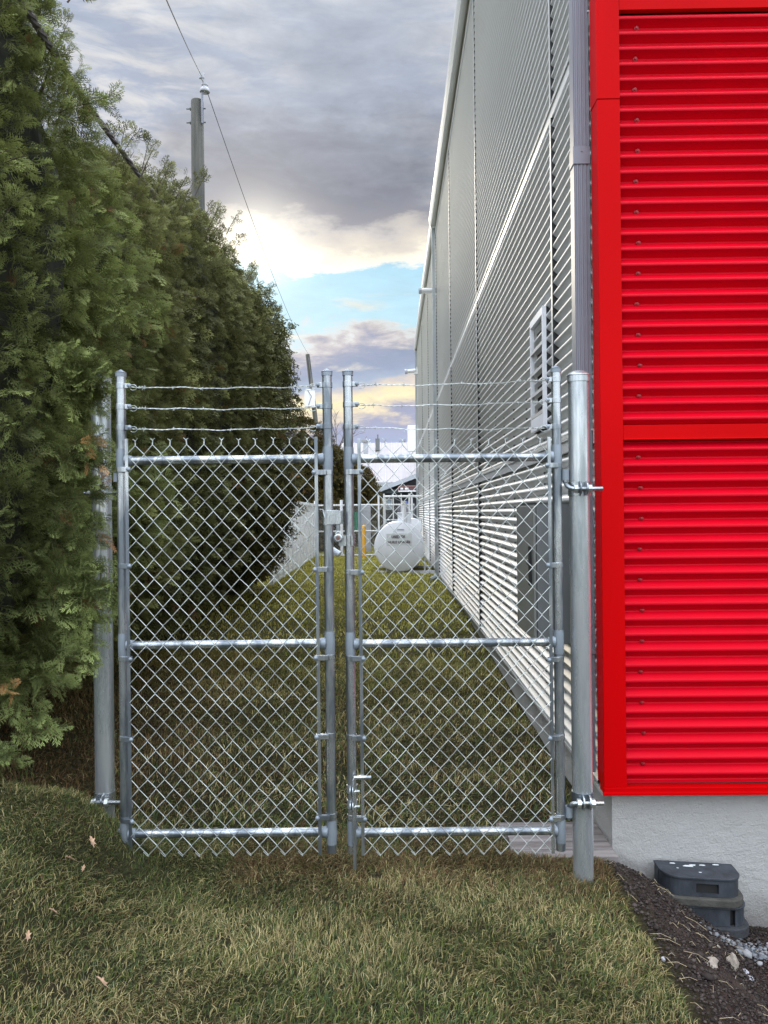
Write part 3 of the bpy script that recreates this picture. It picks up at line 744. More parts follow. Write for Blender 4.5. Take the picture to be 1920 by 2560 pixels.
# roof edge and gutters
def gutter(y0, y1, xo, zb, h):
    g = MB(); th = .004
    pr = [(WX-.0, zb+.03), (xo+.035, zb), (xo+.03, zb+.012), (xo+.01, zb+.06), (xo, zb+.10), (xo, zb+h), (xo+.012, zb+h), (xo+.012, zb+h-.02), (WX, zb+h-.02)]
    g.prism(pr, y0, y1, lambda u, v, d: (u, d, v)); g.build('gutter', M['trimw'], bld)
gutter(FY, 16.35, .84, TOP-.02, .19)
gutter(16.4, YE, .865, TOP-.03, .15)
rf = MB(); rf.prism([(WX-.02, TOP+.17), (WX+3.2, TOP+.62), (WX+6.2, TOP+.2), (WX+6.2, TOP), (WX, TOP)], FY-.02, YE, lambda u, v, d: (u, d, v)); rf.build('roof', M['trimw'], bld)
fa = MB(); fa.box((WX-.012, FY+.01, TOP-.14), (WX-.002, YE, TOP-.021)); fa.build('fascia', M['trimw'], bld)
# downspouts
def spout(y, x0, x1, wy, z0, z1, m, coup=()):
    d = MB(); g = .004; pts = [(x0, y)]
    n = 4; wx = x1-x0
    for i in range(n):
        a = x0+wx*(i+.42)/n; pts += [(a-.006, y), (a-.003, y+g), (a+.003, y+g), (a+.006, y)]
    pts += [(x1, y), (x1, y+wy)]
    for i in range(3):
        a = y+wy*(1-(i+.5)/3)
    pts += [(x0, y+wy)]
    d.prism(pts, z0, z1, lambda u, v, q: (u, v, q))
    o = d.build('downspout', m, bld)
    for zc in coup:
        c_ = MB(); e = .0035; c_.box((x0-e, y-e, zc), (x1+e, y+wy+e, zc+.085)); cp = c_.build('coupling', m, o, bevel=.001)
        c3 = MB(); c3.lathe([(.004, 0), (.004, -.002), (.001, -.003)], ((x0+x1)/2, y-e, zc+.06), 8, axis='Y'); c3.build('rivet', M['cab'], bld)
    return o
spout(3.76, .902, .978, .075, .22, TOP, M['spout'], (at(1450, 410, 3.76).z,))
el_ = MB(); el_.box((.90, 3.50, .20), (.98, 3.76, .27), None)
br_ = MB(); br_.box((.955, 3.752, .80), (.984, 3.84, .82)); br_.build('bracket', M['spout'], bld)
spout(16.42, .90, .965, .06, .12, TOP, M['spoutf'])
k_ = MB(); k_.tube([(.93, 16.44, .16), (.90, 16.42, .10), (.80, 16.35, .06)], .045, 6); k_.build('downspout_elbow', M['spoutf'], bld)
spout(28.7, .90, .97, .07, .12, TOP, M['spoutf'])
# louvre vent
v0 = 4.86; v1 = 5.30; zb = 2.03; zt = 2.79; xo = WX-.028
vt = MB()
vt.box((xo, v0, zb), (WX-.002, v0+.022, zt)); vt.box((xo, v1-.022, zb), (WX-.002, v1, zt))
vt.box((xo+.001, v0+.022, zt-.05), (WX+.03, v1-.022, zt)); vt.box((xo+.001, v0+.022, zb), (WX+.03, v1-.022, zb+.085))
vf = vt.build('louvre_vent', M['white'], bld, bevel=.002)
vb = MB(); vb.box((WX-.002, v0+.002, zb+.002), (WX+.029, v0+.02, zt-.002)); vb.box((WX-.002, v0+.02, zb-.004), (WX+.029, v1, zb+.0)); vb.box((WX+.018, v0+.022, zb+.085), (WX+.0235, v1-.022, zt-.05)); vb.build('vent_shade', M['dark'], vf)  # near-black boxes paint the shade inside the vent and along its frame
for k in range(4):
    z = zb+.095+k*.145
    b_ = MB(); b_.prism([(xo+.002, z+.0), (xo+.005, z+.002), (WX+.012, z+.045), (WX+.009, z+.045)], v0+.023, v1-.023, lambda u, v, d: (u, d, v))
    lb = b_.build('louvre_blade', M['black'], vf); b_ = MB(); b_.box((xo+.001, v0+.023, z-.006), (xo+.005, v1-.023, z+.016)); b_.build('blade_lip', M['trimw'], lb)  # blade slopes coloured black for the shade inside the vent
for o_ in list(col.objects): pass
# electrical cabinet
cb = empty('electrical_cabinet', (.86, 4.3, .8), 'dark grey steel cabinet fixed to the silver wall behind the right gate', 'cabinet')
x0 = .742; c_ = MB(); c_.box((x0+.012, 4.03, .80), (WX+.01, 4.60, 1.54)); c_.build('housing', M['cab'], cb, bevel=.004)
c_ = MB(); c_.box((x0-.004, 4.045, .815), (x0+.011, 4.585, 1.525)); c_.build('door', M['cabd'], cb, bevel=.003)
c_ = MB(); c_.box((x0-.018, 4.10, 1.10), (x0-.004, 4.13, 1.31)); c_.build('handle', M['black'], cb, bevel=.003)
c_ = MB(); c_.lathe([(.016, 0), (.016, .006), (.008, .012)], (x0-.004, 4.2, 1.22), 12, M=Matrix.Rotation(R(-90), 3, 'Y')); c_.build('lock', M['galv'], cb)
c_ = MB(); c_.box((x0+.006, 4.024, 1.54), (WX+.0, 4.606, 1.548)); c_.build('lid', M['cabd'], cb)
# wall lights / cameras
p = at(1047, 727, 16.9)
wl = empty('wall_light', (WX, 16.9, p.z), 'pale tubular lamp sticking out from the silver wall beside the tall downspout', 'wall light')
m_ = MB(); m_.tube([(WX-.01, 16.9, p.z), (p.x, 16.9, p.z-.0)], .062, 12); m_.build('housing', M['trimw'], wl, True)
m_ = MB(); m_.lathe([(.07, -.03), (.07, .03)], (p.x+.03, 16.9, p.z), 12, axis='X'); m_.build('end_cap', M['greyp'], wl)
m_ = MB(); m_.box((WX-.02, 16.82, p.z-.09), (WX+.01, 16.98, p.z+.09)); m_.build('wall_plate', M['trimw'], wl)
p = at(1012, 930, 28.2); q = at(1049, 930, 28.2)
wl = empty('security_camera', (WX, 28.2, p.z), 'white security camera on an arm at the far end of the silver wall', 'camera')
m_ = MB(); m_.tube([(p.x+.08, 28.2, p.z+.02), (q.x-.15, 28.2, p.z+.05)], [.065, .075], 12); m_.build('camera_body', M['trimw'], wl, True)
m_ = MB(); m_.tube([(p.x, 28.2, p.z+.01), (p.x+.09, 28.2, p.z+.02)], .095, 12); m_.build('hood', M['greyp'], wl, True)
m_ = MB(); m_.tube([(q.x-.2, 28.2, p.z-.05), (q.x-.05, 28.2, p.z-.06), (WX+.02, 28.2, p.z+.05)], .055, 10); m_.build('arm', M['trimw'], wl)
m_ = MB(); m_.box((WX-.06, 28.08, p.z-.1), (WX+.02, 28.32, p.z+.16)); m_.build('wall_plate', M['trimw'], wl)

# ---------------------------------------------------------------- plank walkway
dk = empty('plank_walkway', (.78, 3.75, -.15), 'weathered grey plank step between the right gate post and the building', 'walkway')
for k in range(5):
    y0 = 3.555+k*.083; r_ = random.Random(k)
    b_ = MB(); xa = .56-.01*k+r_.uniform(-.012, .012); xb = 1.026
    b_.box((xa, y0, -.20), (xb, y0+.078, -.100+r_.uniform(-.003, .003))); b_.build('plank', M['plank'], dk, bevel=.004)

# ---------------------------------------------------------------- gate posts
def vtube(mb, x, y, z0, z1, r, n=20): mb.lathe([(r, z0), (r, z1)], (x, y, 0), n)
def ringtube(mb, c, r, h, t=.003, n=24):
    mb.lathe([(r+t, -h/2), (r+t, h/2)], c, n)
def bent(p0, p1, p2, k=5):
    return [p0*(1-t)**2+p1*2*t*(1-t)+p2*t*t for t in [i/k for i in range(k+1)]]
def hinge(post, side, xp, yp, z, xg, yg, r, up, L):
    """J-bolt through a post clamp to the pipe ear on the gate stile; side=+1: post is right of the gate"""
    s = side; h = MB()
    ringtube(h, (xp, yp, z), r, .060, .004)
    for dx in (-.012, .016):
        h.lathe([(.031, -.003), (.031, .003)], (xp+s*dx, yp-r-.013, z), 16, axis='X')
        h.box((xp+s*dx-.0025, yp-r-.014, z-.026), (xp+s*dx+.0025, yp-r+.012, z+.026))
    h.build('hinge_clamp', M['galv'], post, True)
    zb_ = z-.002; yb = yp-r-.016; ex = xg+s*.036
    A = Vector((ex, yg, zb_-up*.085)); B = Vector((ex, yg-.0, zb_-up*.03)); C = Vector((ex, yb, zb_)); D = Vector((ex+s*.035, yb, zb_)); E = Vector((xp+s*L, yb, zb_))
    b_ = MB(); b_.tube([A, B]+bent(B, C, D)[1:]+[E], .0098, 10); hb = b_.build('hinge_bolt', M['galv'], post, True)
    for xx in (xp-s*.030, xp+s*.030):
        n_ = MB(); n_.lathe([(.019, -.008), (.019, .008)], (xx, yb, zb_), 6, axis='X'); n_.build('nut', M['wire'], hb)
def big_post(x, y, z0, z1, label, r=.0445):
    p = empty('gate_post', (x, y, z0), label, 'post', 'heavy round gate posts')
    m = MB(); vtube(m, x, y, z0-.1, z1, r, 32); m.build('pole', M['galv_big'], p, True)
    m = MB(); m.lathe([(r+.004, z1-.028), (r+.004, z1-.002), (r+.007, z1), (r+.006, z1+.004), (r*.8, z1+.014), (r*.5, z1+.021), (.001, z1+.024)], (x, y, 0), 32); m.build('cap', M['galv_big'], p, True)
    return p
YP = 3.37
rp_t = ad(1246, 812, YP); rp_b = ad(1265, 1895, YP); XP = (rp_t.x+rp_b.x)/2-.002
rpost = big_post(XP, YP, float(gh(XP, YP)), rp_t.z, 'thick shiny round steel post with domed cap beside the red corner')
YL = 3.60
XL = (ad(223, 835, YL).x+ad(222, 1780, YL).x)/2
lpost = big_post(XL, YL, float(gh(XL, YL)), ad(223, 820, YL).z, 'thick round steel post half hidden by the cedar branches at left')

# ---------------------------------------------------------------- gates
def barbed(p0, p1, seed, m, parent, ends=(1, 1)):
    r = random.Random(seed); n = 90; L = (p1-p0).length; ph = [r.uniform(0, 6) for _ in range(3)]
    def base(t):
        p = p0.lerp(p1, t); p = p.copy(); p.z += -.006*math.sin(math.pi*t)+.0022*math.sin(t*17+ph[0])+.0012*math.sin(t*41+ph[1]); return p
    mb = MB()
    for s in (0, math.pi):
        mb.tube([base(i/n)+Vector((0, math.cos(i*1.15+s)*.0015, math.sin(i*1.15+s)*.0015)) for i in range(n+1)], .0012, 5, False)
    t = .06+r.random()*.03
    while t < .96:
        c = base(t)
        mb.tube([c+Vector((u*.004, math.cos(u*5)*.0036, math.sin(u*5)*.0036)) for u in (-1.4, -.8, -.2, .4, 1.0, 1.4)], .0014, 4)
        for q in range(4):
            a = r.uniform(0, 6.28); d = Vector((r.uniform(-.5, .5), math.cos(a), math.sin(a))).normalized()
            mb.tube([c, c+d*.013], [.0014, .0004], 4)
        t += .125/L
    # tied-off ends wrapped round the bolt
    for e, (pp, dirx) in zip(ends, ((p0, 1), (p1, -1))):
        if e: mb.tube([pp+Vector((dirx*(.010-.016*math.cos(a)), -.010, .012*math.sin(a)-.004)) for a in np.linspace(0, 5.5, 10)], .0014, 4)
        if e: mb.tube([pp+Vector((dirx*(.03+.004*i), math.cos(i*2)*.003, math.sin(i*2)*.003)) for i in range(9)], .0014, 4)
    return mb.build('barbed_wire', m, parent, fix=False)
def chain(parent, x0, x1, z0, z1, yf, w, h, r, top=True, seed=0, name='chain_mesh', nseg=6, m=None):
    """woven wire mesh: zigzag wires hooking into their neighbours"""
    rr = random.Random(seed); mb = MB()
    nw = max(2, round((x1-x0)/(w/2))); w2 = (x1-x0)/nw; ns = round((z1-z0)/(h/2)); h2 = (z1-z0)/ns
    jit = {}
    def node(kx, j):
        if (kx, j) not in jit: jit[(kx, j)] = (rr.gauss(0, .0009), rr.gauss(0, .0012))
        a, b_ = jit[(kx, j)]; return x0+kx*w2+a, z0+j*h2+b_
    for k in range(nw):
        pts = []
        for j in range(ns+1):
            kx = k if (j+k) % 2 == 0 else k+1
            x, z = node(kx, j); y = yf((x-x0)/(x1-x0)); out_ = 1 if kx > k else -1
            sgn = out_  # curl through the neighbour
            pts.append((Vector((x+out_*r*.7, y, z)), out_))
        path = []
        for i, (p, o_) in enumerate(pts):
            if i == 0: path.append(p); continue
            q, qo = pts[i-1]; d = p-q
            front = -1 if o_ > 0 else 1                       # one slope runs in front, the other behind
            a = q+d*.10; b_ = q+d*.5; c_ = q+d*.90
            path += [a+Vector((0, front*r*1.1, 0)), b_+Vector((0, front*r*1.3, 0)), c_+Vector((0, front*r*1.1, 0)), p]
        mb.tube(path, r, nseg, False)
    # top: neighbouring wires twisted together, ends splayed
    for kx in range(0, nw+1):
        if top and (ns+kx) % 2 == (0):
            pass
    for kx in range(1, nw):
        # wires kx-1 and kx both sit at node kx when (j+kx)%2==0
        j = ns
        if (j+kx) % 2 == 0 and top:
            x, z = node(kx, j); y = yf((x-x0)/(x1-x0)); lean = rr.gauss(0, .0016)
            for s in (0, math.pi):
                mb.tube([Vector((x+lean*i/8+math.cos(i*1.3+s)*r*.95, y+math.sin(i*1.3+s)*r*.95, z+i*.0022)) for i in range(9)], r*.95, 5, False)
            zt = z+.018
            for s in (-1, 1):
                mb.tube([Vector((x+lean, y, zt-.001)), Vector((x+lean+s*.0045, y+rr.uniform(-.002, .002), zt+.005)), Vector((x+lean+s*.010, y+rr.uniform(-.005, .002), zt+.008+rr.uniform(-.002, .003)))], r*.95, 5)
        # bottom knuckles: doubled wire end folded back
        if kx % 2 == 0 and top:
            x, z = node(kx, 0); y = yf((x-x0)/(x1-x0))
            mb.tube([Vector((x+.001, y-r, z-.003)), Vector((x-.006, y-r*2, z+.003)), Vector((x-.019, y-r*2.4, z+.017))], r*.95, 5)
    return mb.build(name, m or M['wire'], parent, smooth_=True, fix=False)
def gate(label, xs_, yz, bars, ztop, zbot, rails, bandsL, bandsR, armsL, armsR, mesh_z, seed):
    """xs_: x of the two stiles; yz: y of the leaf at those stiles"""
    xa, xb = xs_; ya, yb = yz
    g = empty('gate_leaf', ((xa+xb)/2, (ya+yb)/2, zbot[0]), label, 'gate', 'the two chain link gate leaves')
    yat = lambda x: ya+(yb-ya)*(x-xa)/(xb-xa)
    r = .0205
    for x, zt, zb_ in ((xa, ztop[0], zbot[0]), (xb, ztop[1], zbot[1])):
        m = MB(); vtube(m, x, yat(x), zb_, zt, r, 24); m.build('stile', M['galv'], g, True)
        m = MB(); m.lathe([(r+.003, zt-.016), (r+.003, zt+.0), (r+.005, zt+.002), (r*.6, zt+.009), (.006, zt+.013), (.001, zt+.016)], (x, yat(x), 0), 20); m.build('cap', M['paint'], g, True)
        for z in rails:                                   # zinc painted weld patches
            m = MB(); s = 1 if x == xa else -1
            m.lathe([(r+.0006, z-.052), (r+.0022, z-.03), (r+.0026, z), (r+.0022, z+.03), (r+.0006, z+.052)], (x, yat(x), 0), 20)
            m.lathe([(r+.006, 0), (r+.002, s*.020), (r+.0006, s*.030)], (x+s*r*.8, yat(x), z), 16, axis='X')
            m.build('weld', M['paint'], g, True)
    for z in rails:
        m = MB(); m.tube([(xa+.01, yat(xa), z), (xb-.01, yat(xb), z)], .0185, 20); m.build('rail', M['galv'], g, True)
    for i, (x, bs) in enumerate(((bars[0], bandsL), (bars[1], bandsR))):
        st = xa if i == 0 else xb; s = 1 if i == 0 else -1
        m = MB(); m.box((x-.0072, yat(x)-r-.010, mesh_z[0]-.002), (x+.0072, yat(x)-r-.0055, mesh_z[1]+.004)); m.build('tension_bar', M['galv'], g, bevel=.001)
        for z in bs:
            b_ = MB(); ringtube(b_, (st, yat(st), z), r, .021, .0022)
            xe = x+s*.014
            b_.box((min(st+s*.010, xe), yat(x)-r-.0032, z-.0105), (max(st+s*.010, xe), yat(x)-r+.001, z+.0105))
            b_.box((min(st+s*.004, xe), yat(x)-r-.0158, z-.0105), (max(st+s*.004, xe), yat(x)-r-.0125, z+.0105))
            bo = b_.build('tension_band', M['galv'], g, bevel=.001)
            b_ = MB(); b_.lathe([(.010, -.0155), (.0095, -.019), (.006, -.0225), (.001, -.024)], (xe-s*.004, yat(x)-r, z), 12, axis='Y'); b_.build('bolt', M['paint'], bo, True)
    for st, s, arms in ((xa, 1, armsL), (xb, -1, armsR)):
        for z in arms:
            b_ = MB(); ringtube(b_, (st, yat(st), z), r, .024, .0022)
            b_.box((min(st+s*.015, st+s*.043), yat(st)-.010, z-.010), (max(st+s*.015, st+s*.043), yat(st)+.004, z+.010))
            bo = b_.build('wire_band', M['galv'], g, bevel=.001)
            b_ = MB(); b_.lathe([(.010, -.012), (.0095, -.017), (.005, -.020), (.001, -.021)], (st+s*.040, yat(st), z), 12, axis='Y'); b_.build('bolt', M['paint'], bo, True)
    for i, (za, zb_) in enumerate(zip(armsL, armsR)):
        barbed(Vector((xa+.05, yat(xa)-.012, za-.006)), Vector((xb-.05, yat(xb)-.012, zb_-.006)), seed*10+i, M['wire'], g)
    m = MB(); chain(g, bars[0]+.002, bars[1]-.002, mesh_z[0], mesh_z[1]-.024, lambda t: yat(bars[0])-r-.008+(yat(bars[1])-yat(bars[0]))*t, .0735, .0825, .00168, True, seed)
    return g, yat
YA, YB, YC, YD = 3.30, 3.31, 3.34, 3.35
def zx(px, py, Y): return ad(px, py, Y)
def zat(px, ys_, Y): return [ad(px, y, Y).z for y in ys_]
xL1 = (ad(263, 810, YA).x+ad(269, 1820, YA).x)/2; xL2 = (ad(709, 810, YB).x+ad(714, 1830, YB).x)/2
xR1 = (ad(750, 810, YC).x+ad(763, 1830, YC).x)/2; xR2 = (ad(1200, 810, YD).x+ad(1212, 1830, YD).x)/2
gl, yl = gate('left chain link gate leaf, hung beside the cedars and carrying the fork latch', (xL1, xL2), (YA, YB),
     (ad(282, 1350, YA).x, ad(688, 1350, YB).x), (ad(264, 806, YA).z, ad(709, 804, YB).z), (ad(270, 1845, YA).z, ad(714, 1840, YB).z),
     zat(490, (993, 1392, 1800), YA), zat(275, (1015, 1222, 1421, 1593, 1768), YA), zat(700, (1021, 1229, 1418, 1587, 1760), YB),
     zat(270, (834, 879, 924), YA), zat(705, (832, 878, 921), YB), (ad(490, 1842, YA).z, ad(490, 949, YA).z), 1)
gr_, yr = gate('right chain link gate leaf in front of the silver wall, fitted with a drop rod', (xR1, xR2), (YC, YD),
     (ad(780, 1350, YC).x, ad(1187, 1350, YD).x), (ad(750, 804, YC).z, ad(1199, 797, YD).z), (ad(762, 1842, YC).z, ad(1213, 1836, YD).z),
     zat(980, (989, 1389, 1797), YC), zat(770, (1020, 1235, 1420, 1590, 1763), YC), zat(1195, (1006, 1220, 1422, 1590, 1763), YD),
     zat(760, (830, 874, 922), YC), zat(1195, (820, 865, 922), YD), (ad(980, 1840, YC).z, ad(980, 949, YC).z), 2)
# hinges
hz = at(1440, 1222, YP).z; hinge(rpost, 1, XP, YP, hz, xR2, YD, .0445, -1, .085)
hz2 = at(1440, 1994, YP).z; hinge(rpost, 1, XP, YP, hz2, xR2, YD, .0445, 1, .075)
hz3 = at(258, 2003, YL-.05).z; hinge(lpost, -1, XL, YL, hz3, xL1, YA+.1, .0445, 1, .12)
hz4 = at(258, 1232, YL-.05).z; hinge(lpost, -1, XL, YL, hz4, xL1, YA+.1, .0445, -1, .06)
for g, st, yg, s, zs in ((gr_, xR2, YD, 1, (hz+.060, hz2-.052)), (gl, xL1, YA+.0, -1, (hz4+.060, hz3-.052))):
    for z in zs:
        m = MB(); yq = yg if s > 0 else yg+.1
        m.lathe([(.0165, z-.024), (.0165, z+.024)], (st+s*.036, yq, 0), 16)
        if s < 0: m.box((st-.036, yg, z-.02), (st-.02, yg+.1, z+.02))
        m.build('hinge_ear', M['paint'], g, True)
# fork latch, padlock strap
zc = at(820, 1294, YB).z; x1 = at(854, 1294, YB).x
m = MB(); m.lathe([(.0265, zc-.032), (.0265, zc+.032)], (xL2, YB, 0), 24); m.build('latch_collar', M['galv'], gl, True)
m = MB(); m.prism([(xL2-.005, zc-.030), (x1-.004, zc-.028), (x1, zc-.020), (x1, zc+.026), (x1-.01, zc+.031), (xL2-.005, zc+.031)], YB-.0335, YB-.0275, lambda u, v, d: (u, d, v))
m.build('fork_latch', M['galv'], gl, bevel=.001); m = MB(); m.prism([(xL2-.005, zc-.030), (x1+.004, zc-.028), (x1+.004, zc+.030), (xL2-.005, zc+.031)], YB+.026, YB+.031, lambda u, v, d: (u, d, v)); m.build('fork_arm', M['galv'], gl)
m = MB()
m.tube([(xL2-.045, YB-.02, zc+.036), (xL2-.02, YB-.036, zc+.035), (xL2-.012, YB-.04, zc+.0)], .003, 6); m.build('latch_pin', M['galv'], gl)
zk = at(870, 1351, YC).z
m = MB(); m.lathe([(.0255, zk-.024), (.0255, zk+.024)], (xR1, YC, 0), 24); m.box((xR1-.045, YC-.030, zk-.022), (xR1-.012, YC-.024, zk+.022)); m.box((xR1+.0, YC-.040, zk-.022), (xR1+.006, YC-.022, zk+.022)); m.box((xR1+.010, YC-.040, zk-.022), (xR1+.016, YC-.022, zk+.022)); m.build('latch_collar', M['galv'], gr_, True)
pk = at(845.5, 1345, 3.29)
pd = empty('padlock', tuple(pk), 'small round steel padlock hanging between the two middle gate posts', 'padlock')
m = MB(); m.lathe([(.0165, .010), (.0195, .006), (.0195, -.006), (.0165, -.010), (.0125, -.011), (.0115, -.0085)], pk, 28, axis='Y'); m.build('body', M['galv_big'], pd, True)
m = MB(); m.lathe([(.0085, -.009), (.0085, -.0105), (.003, -.011)], pk, 16, axis='Y'); m.build('keyway', mat('keyway_brass', (.20, .10, .08), .5, .4), pd)
m = MB(); m.tube([pk+Vector((math.sin(a)*.011, .004, .010+math.cos(a)*.018)) for a in np.linspace(-2, 2, 12)]+[pk+Vector((.012, .004, .0))], .0032, 8); m.build('shackle', M['wire'], pd, True)
m = MB(); m.box((pk.x-.008, pk.y+.004, pk.z+.012), (pk.x+.006, pk.y+.008, zc-.02)); m.build('latch_hasp', M['galv'], gl)
# drop rod on the right leaf
xr = xR1+.010; yr_ = YC-.034; zt = at(880, 1944, yr_).z; zb_ = at(880, 2172, yr_).z
m = MB(); m.tube([(xr+.035, yr_+.01, zt), (xr+.004, yr_, zt), (xr, yr_, zt-.006), (xr, yr_, zb_)], .0085, 12); m.tube([(xr, yr_, zt), (at(928, 1944, yr_).x, yr_+.0, zt)], .0085, 12); dr = m.build('drop_rod', M['galv'], gr_, True)
for py in (1978, 2016):
    z = at(880, py, yr_).z; m = MB()
    ringtube(m, (xR1, YC, z), .0205, .034, .003)
    for dx in (-.006, .005): m.lathe([(.021, -.0018), (.021, .0018)], (xR1+dx, YC-.032, z), 16, axis='X')
    c_ = m.build('rod_clamp', M['galv_big'], gr_, True)
    m = MB(); m.tube([(xR1+.006, YC-.034, z), (xR1+.034, YC-.034, z)], .005, 8); m.lathe([(.009, -.004), (.009, .004)], (xR1+.014, YC-.034, z), 6, axis='X'); m.build('bolt', M['wire'], c_)

# ---------------------------------------------------------------- plastic fence feet
def foot_outline(wd, dp, rr_, n=7):
    """flat against the wall, rounded corners in front"""
    o = [(-wd/2, 0)]
    for i in range(n+1):
        a = math.pi+math.pi/2*i/n; o.append((-wd/2+rr_+rr_*math.cos(a), -dp+rr_+rr_*math.sin(a)*1.0))
    for i in range(n+1):
        a = -math.pi/2+math.pi/2*i/n; o.append((wd/2-rr_+rr_*math.cos(a), -dp+rr_+rr_*math.sin(a)))
    o.append((wd/2, 0)); return o
def rotf(cx, cy, ang, tx=0, ty=0):
    c, s = math.cos(ang), math.sin(ang)
    return lambda u, v, d: (cx+u*c-v*s, cy+u*s+v*c, d-tx*u-ty*v)
c0 = at(1762, 2250, 3.52); cx = c0.x; yb_ = 3.655
levels = {}
zt1 = at(1745, 2180, 3.55).z; H_ = .088
def foot(cx, zt, wd, dp, ang, label, holes, lip=.012):
    f = rotf(cx, yb_, ang, .035, .02); e = empty('fence_foot', (cx, 3.5, zt-H_), label, 'fence foot', 'dark plastic fence feet stacked by the wall')
    o = foot_outline(wd, dp, .085)
    m = MB(); m.prism(o, zt-lip, zt, f); m.build('top_plate', M['feet'], e, bevel=.003)
    oi = [(u*.975, v*.965) for u, v in o]
    # body wall with openings cut in the front, built as panels round the outline
    m = MB(); n = len(oi)
    def wall(u0, u1, za, zb2):
        seg = []
        N = 40
        for i in range(N+1):
            u = u0+(u1-u0)*i/N
            # front curve: find v on the outline for this u (lower edge)
            vs_ = []
            for (a, b_) in zip(oi[:-1], oi[1:]):
                if (a[0]-u)*(b_[0]-u) <= 0 and abs(a[0]-b_[0]) > 1e-9: vs_.append(a[1]+(b_[1]-a[1])*(u-a[0])/(b_[0]-a[0]))
            v = min(vs_) if vs_ else 0
            seg.append((u, v))
        m.prism(seg+[(u, v+.010) for u, v in reversed(seg)], za, zb2, f)
    us = [-wd*.487]+[q for h in holes for q in h[:2]]+[wd*.487]
    for a, b_ in zip(us[::2], us[1::2]): wall(a, b_, zt-H_, zt-lip)
    for h0, h1, top_, bot_ in holes:
        if top_ > 0: wall(h0, h1, zt-lip-top_, zt-lip)
        if bot_ > 0: wall(h0, h1, zt-H_, zt-H_+bot_)
    m.prism([(-wd*.487, -.001), (-wd*.487, -.06), (-wd*.475, -.06), (-wd*.475, -.001)], zt-H_, zt-lip, f)
    m.prism([(wd*.475, -.001), (wd*.475, -.06), (wd*.487, -.06), (wd*.487, -.001)], zt-H_, zt-lip, f)
    m.build('side_wall', M['feet'], e)
    m = MB(); m.prism([(u*.86, v*.86-.004) for u, v in o], zt-H_+.004, zt-lip-.003, f); m.build('inner_block', M['black'], e)
    return e, f
e, f = foot(cx-.004, zt1, .36, .17, -.06, 'upper dark grey plastic fence foot with a slot handle and pale droppings on top', [(-.035, .065, .018, .014)])
m = MB()
for u, v, s in ((-.035, -.052, .022), (-.01, -.040, .014), (.035, -.035, .013), (.10, -.022, .014), (.0, -.115, .006), (-.10, -.03, .012), (-.09, -.08, .005)):
    n = 9; poly = [(u+s*math.cos(a)*(1+.3*math.sin(3*a+u*90)), v+s*.42*math.sin(a)*(1+.3*math.cos(2*a))) for a in [6.283*i/n for i in range(n)]]
    m.prism(poly, zt1+.0, zt1+.0015, f)
m.build('droppings', M['lichen'], e)
def pad(cx, zt, wd, dp, h, ang, mm, label):
    m = MB(); m.prism(foot_outline(wd, dp, .09), zt-h, zt, rotf(cx, yb_, ang, .035, .02)); o = m.build('rubber_pad', mm, None, bevel=.005)
    tag(o, label, 'rubber pad', 'rubber pads between the fence feet')
z2 = zt1-H_-.002
pad(cx-.002, z2, .38, .185, .036, -.06, M['rubber'], 'brown grey rubber pad sandwiched between the two plastic fence feet')
z3 = z2-.036-.002
foot(cx+.018, z3, .36, .175, -.05, 'lower dark plastic fence foot with upright slots, partly sunk in the soil', [(-.10, -.078, 0, 0), (.088, .112, 0, 0)])
z4 = z3-H_-.002
pad(cx+.022, z4, .375, .19, .045, -.05, M['rubberd'], 'bottom black rubber pad of the stack, resting on the gravel')
# ---------------------------------------------------------------- poles and wires
P1 = at(493, 252, 15.5); P1b = at(499, 540, 15.5)
pl = empty('utility_pole', (P1.x, 15.5, 0), 'tall weathered wooden utility pole rising behind the cedar hedge', 'utility pole')
m = MB(); m.lathe([(.155, -.3), (.145, 4), (.125, P1.z-.02), (.118, P1.z)], (P1.x, 15.5, 0), 20); m.build('pole', M['wood'], pl, True)
m = MB(); bx = P1.x+.115
bt = at(508, 200, 15.4)
m.tube([(bx-.0, 15.42, P1.z-.50), (bx+.01, 15.38, P1.z-.2), (bx+.015, 15.38, P1.z+.1), (bt.x, 15.4, bt.z-.12)], .024, 8); m.build('bracket', M['spout'], pl)
for dz in (.16, .44):
    m = MB(); m.tube([(P1.x-.22, 15.5, P1.z-dz), (P1.x+.17, 15.5, P1.z-dz)], .014, 6); m.lathe([(.035, -.02), (.035, .02)], (P1.x-.13, 15.5, P1.z-dz), 6, axis='X'); m.build('through_bolt', M['cab'], pl)
ins = MB(); zi = at(508, 228, 15.4).z
ins.lathe([(.035, zi-.0), (.10, zi-.02), (.105, zi+.0), (.085, zi+.05), (.045, zi+.085), (.045, zi+.10), (.065, zi+.115), (.065, zi+.14), (.03, zi+.155)], (bt.x+.03, 15.4, 0), 18)
ins.build('insulator', M['ceram'], pl, True)
m = MB(); ti = at(504, 190, 15.3)
m.box((ti.x-.05, 15.28, ti.z-.04), (ti.x+.05, 15.34, ti.z+.06)); m.tube([(ti.x, 15.3, ti.z-.05), (bt.x+.03, 15.4, zi+.15)], .02, 6); m.build('wire_clamp', M['ceram'], pl)
P2 = at(769, 886, 53)
p2 = empty('utility_pole', (P2.x, 53, 0), 'distant leaning utility pole carrying a white transformer drum', 'utility pole')
P2m = at(790, 1060, 53)
low = P2+(P2m-P2)*(P2.z/(P2.z-P2m.z))
m = MB(); m.tube([tuple(low), tuple(P2)], [.2, .14], 12); m.build('pole', M['wood'], p2)
tr = at(775, 997, 52.6)
m = MB(); m.lathe([(.30, -.62), (.36, -.58), (.36, .50), (.38, .52), (.38, .56), (.12, .62)], (tr.x, 52.5, tr.z), 18); m.build('transformer', M['fencew'], p2, True)
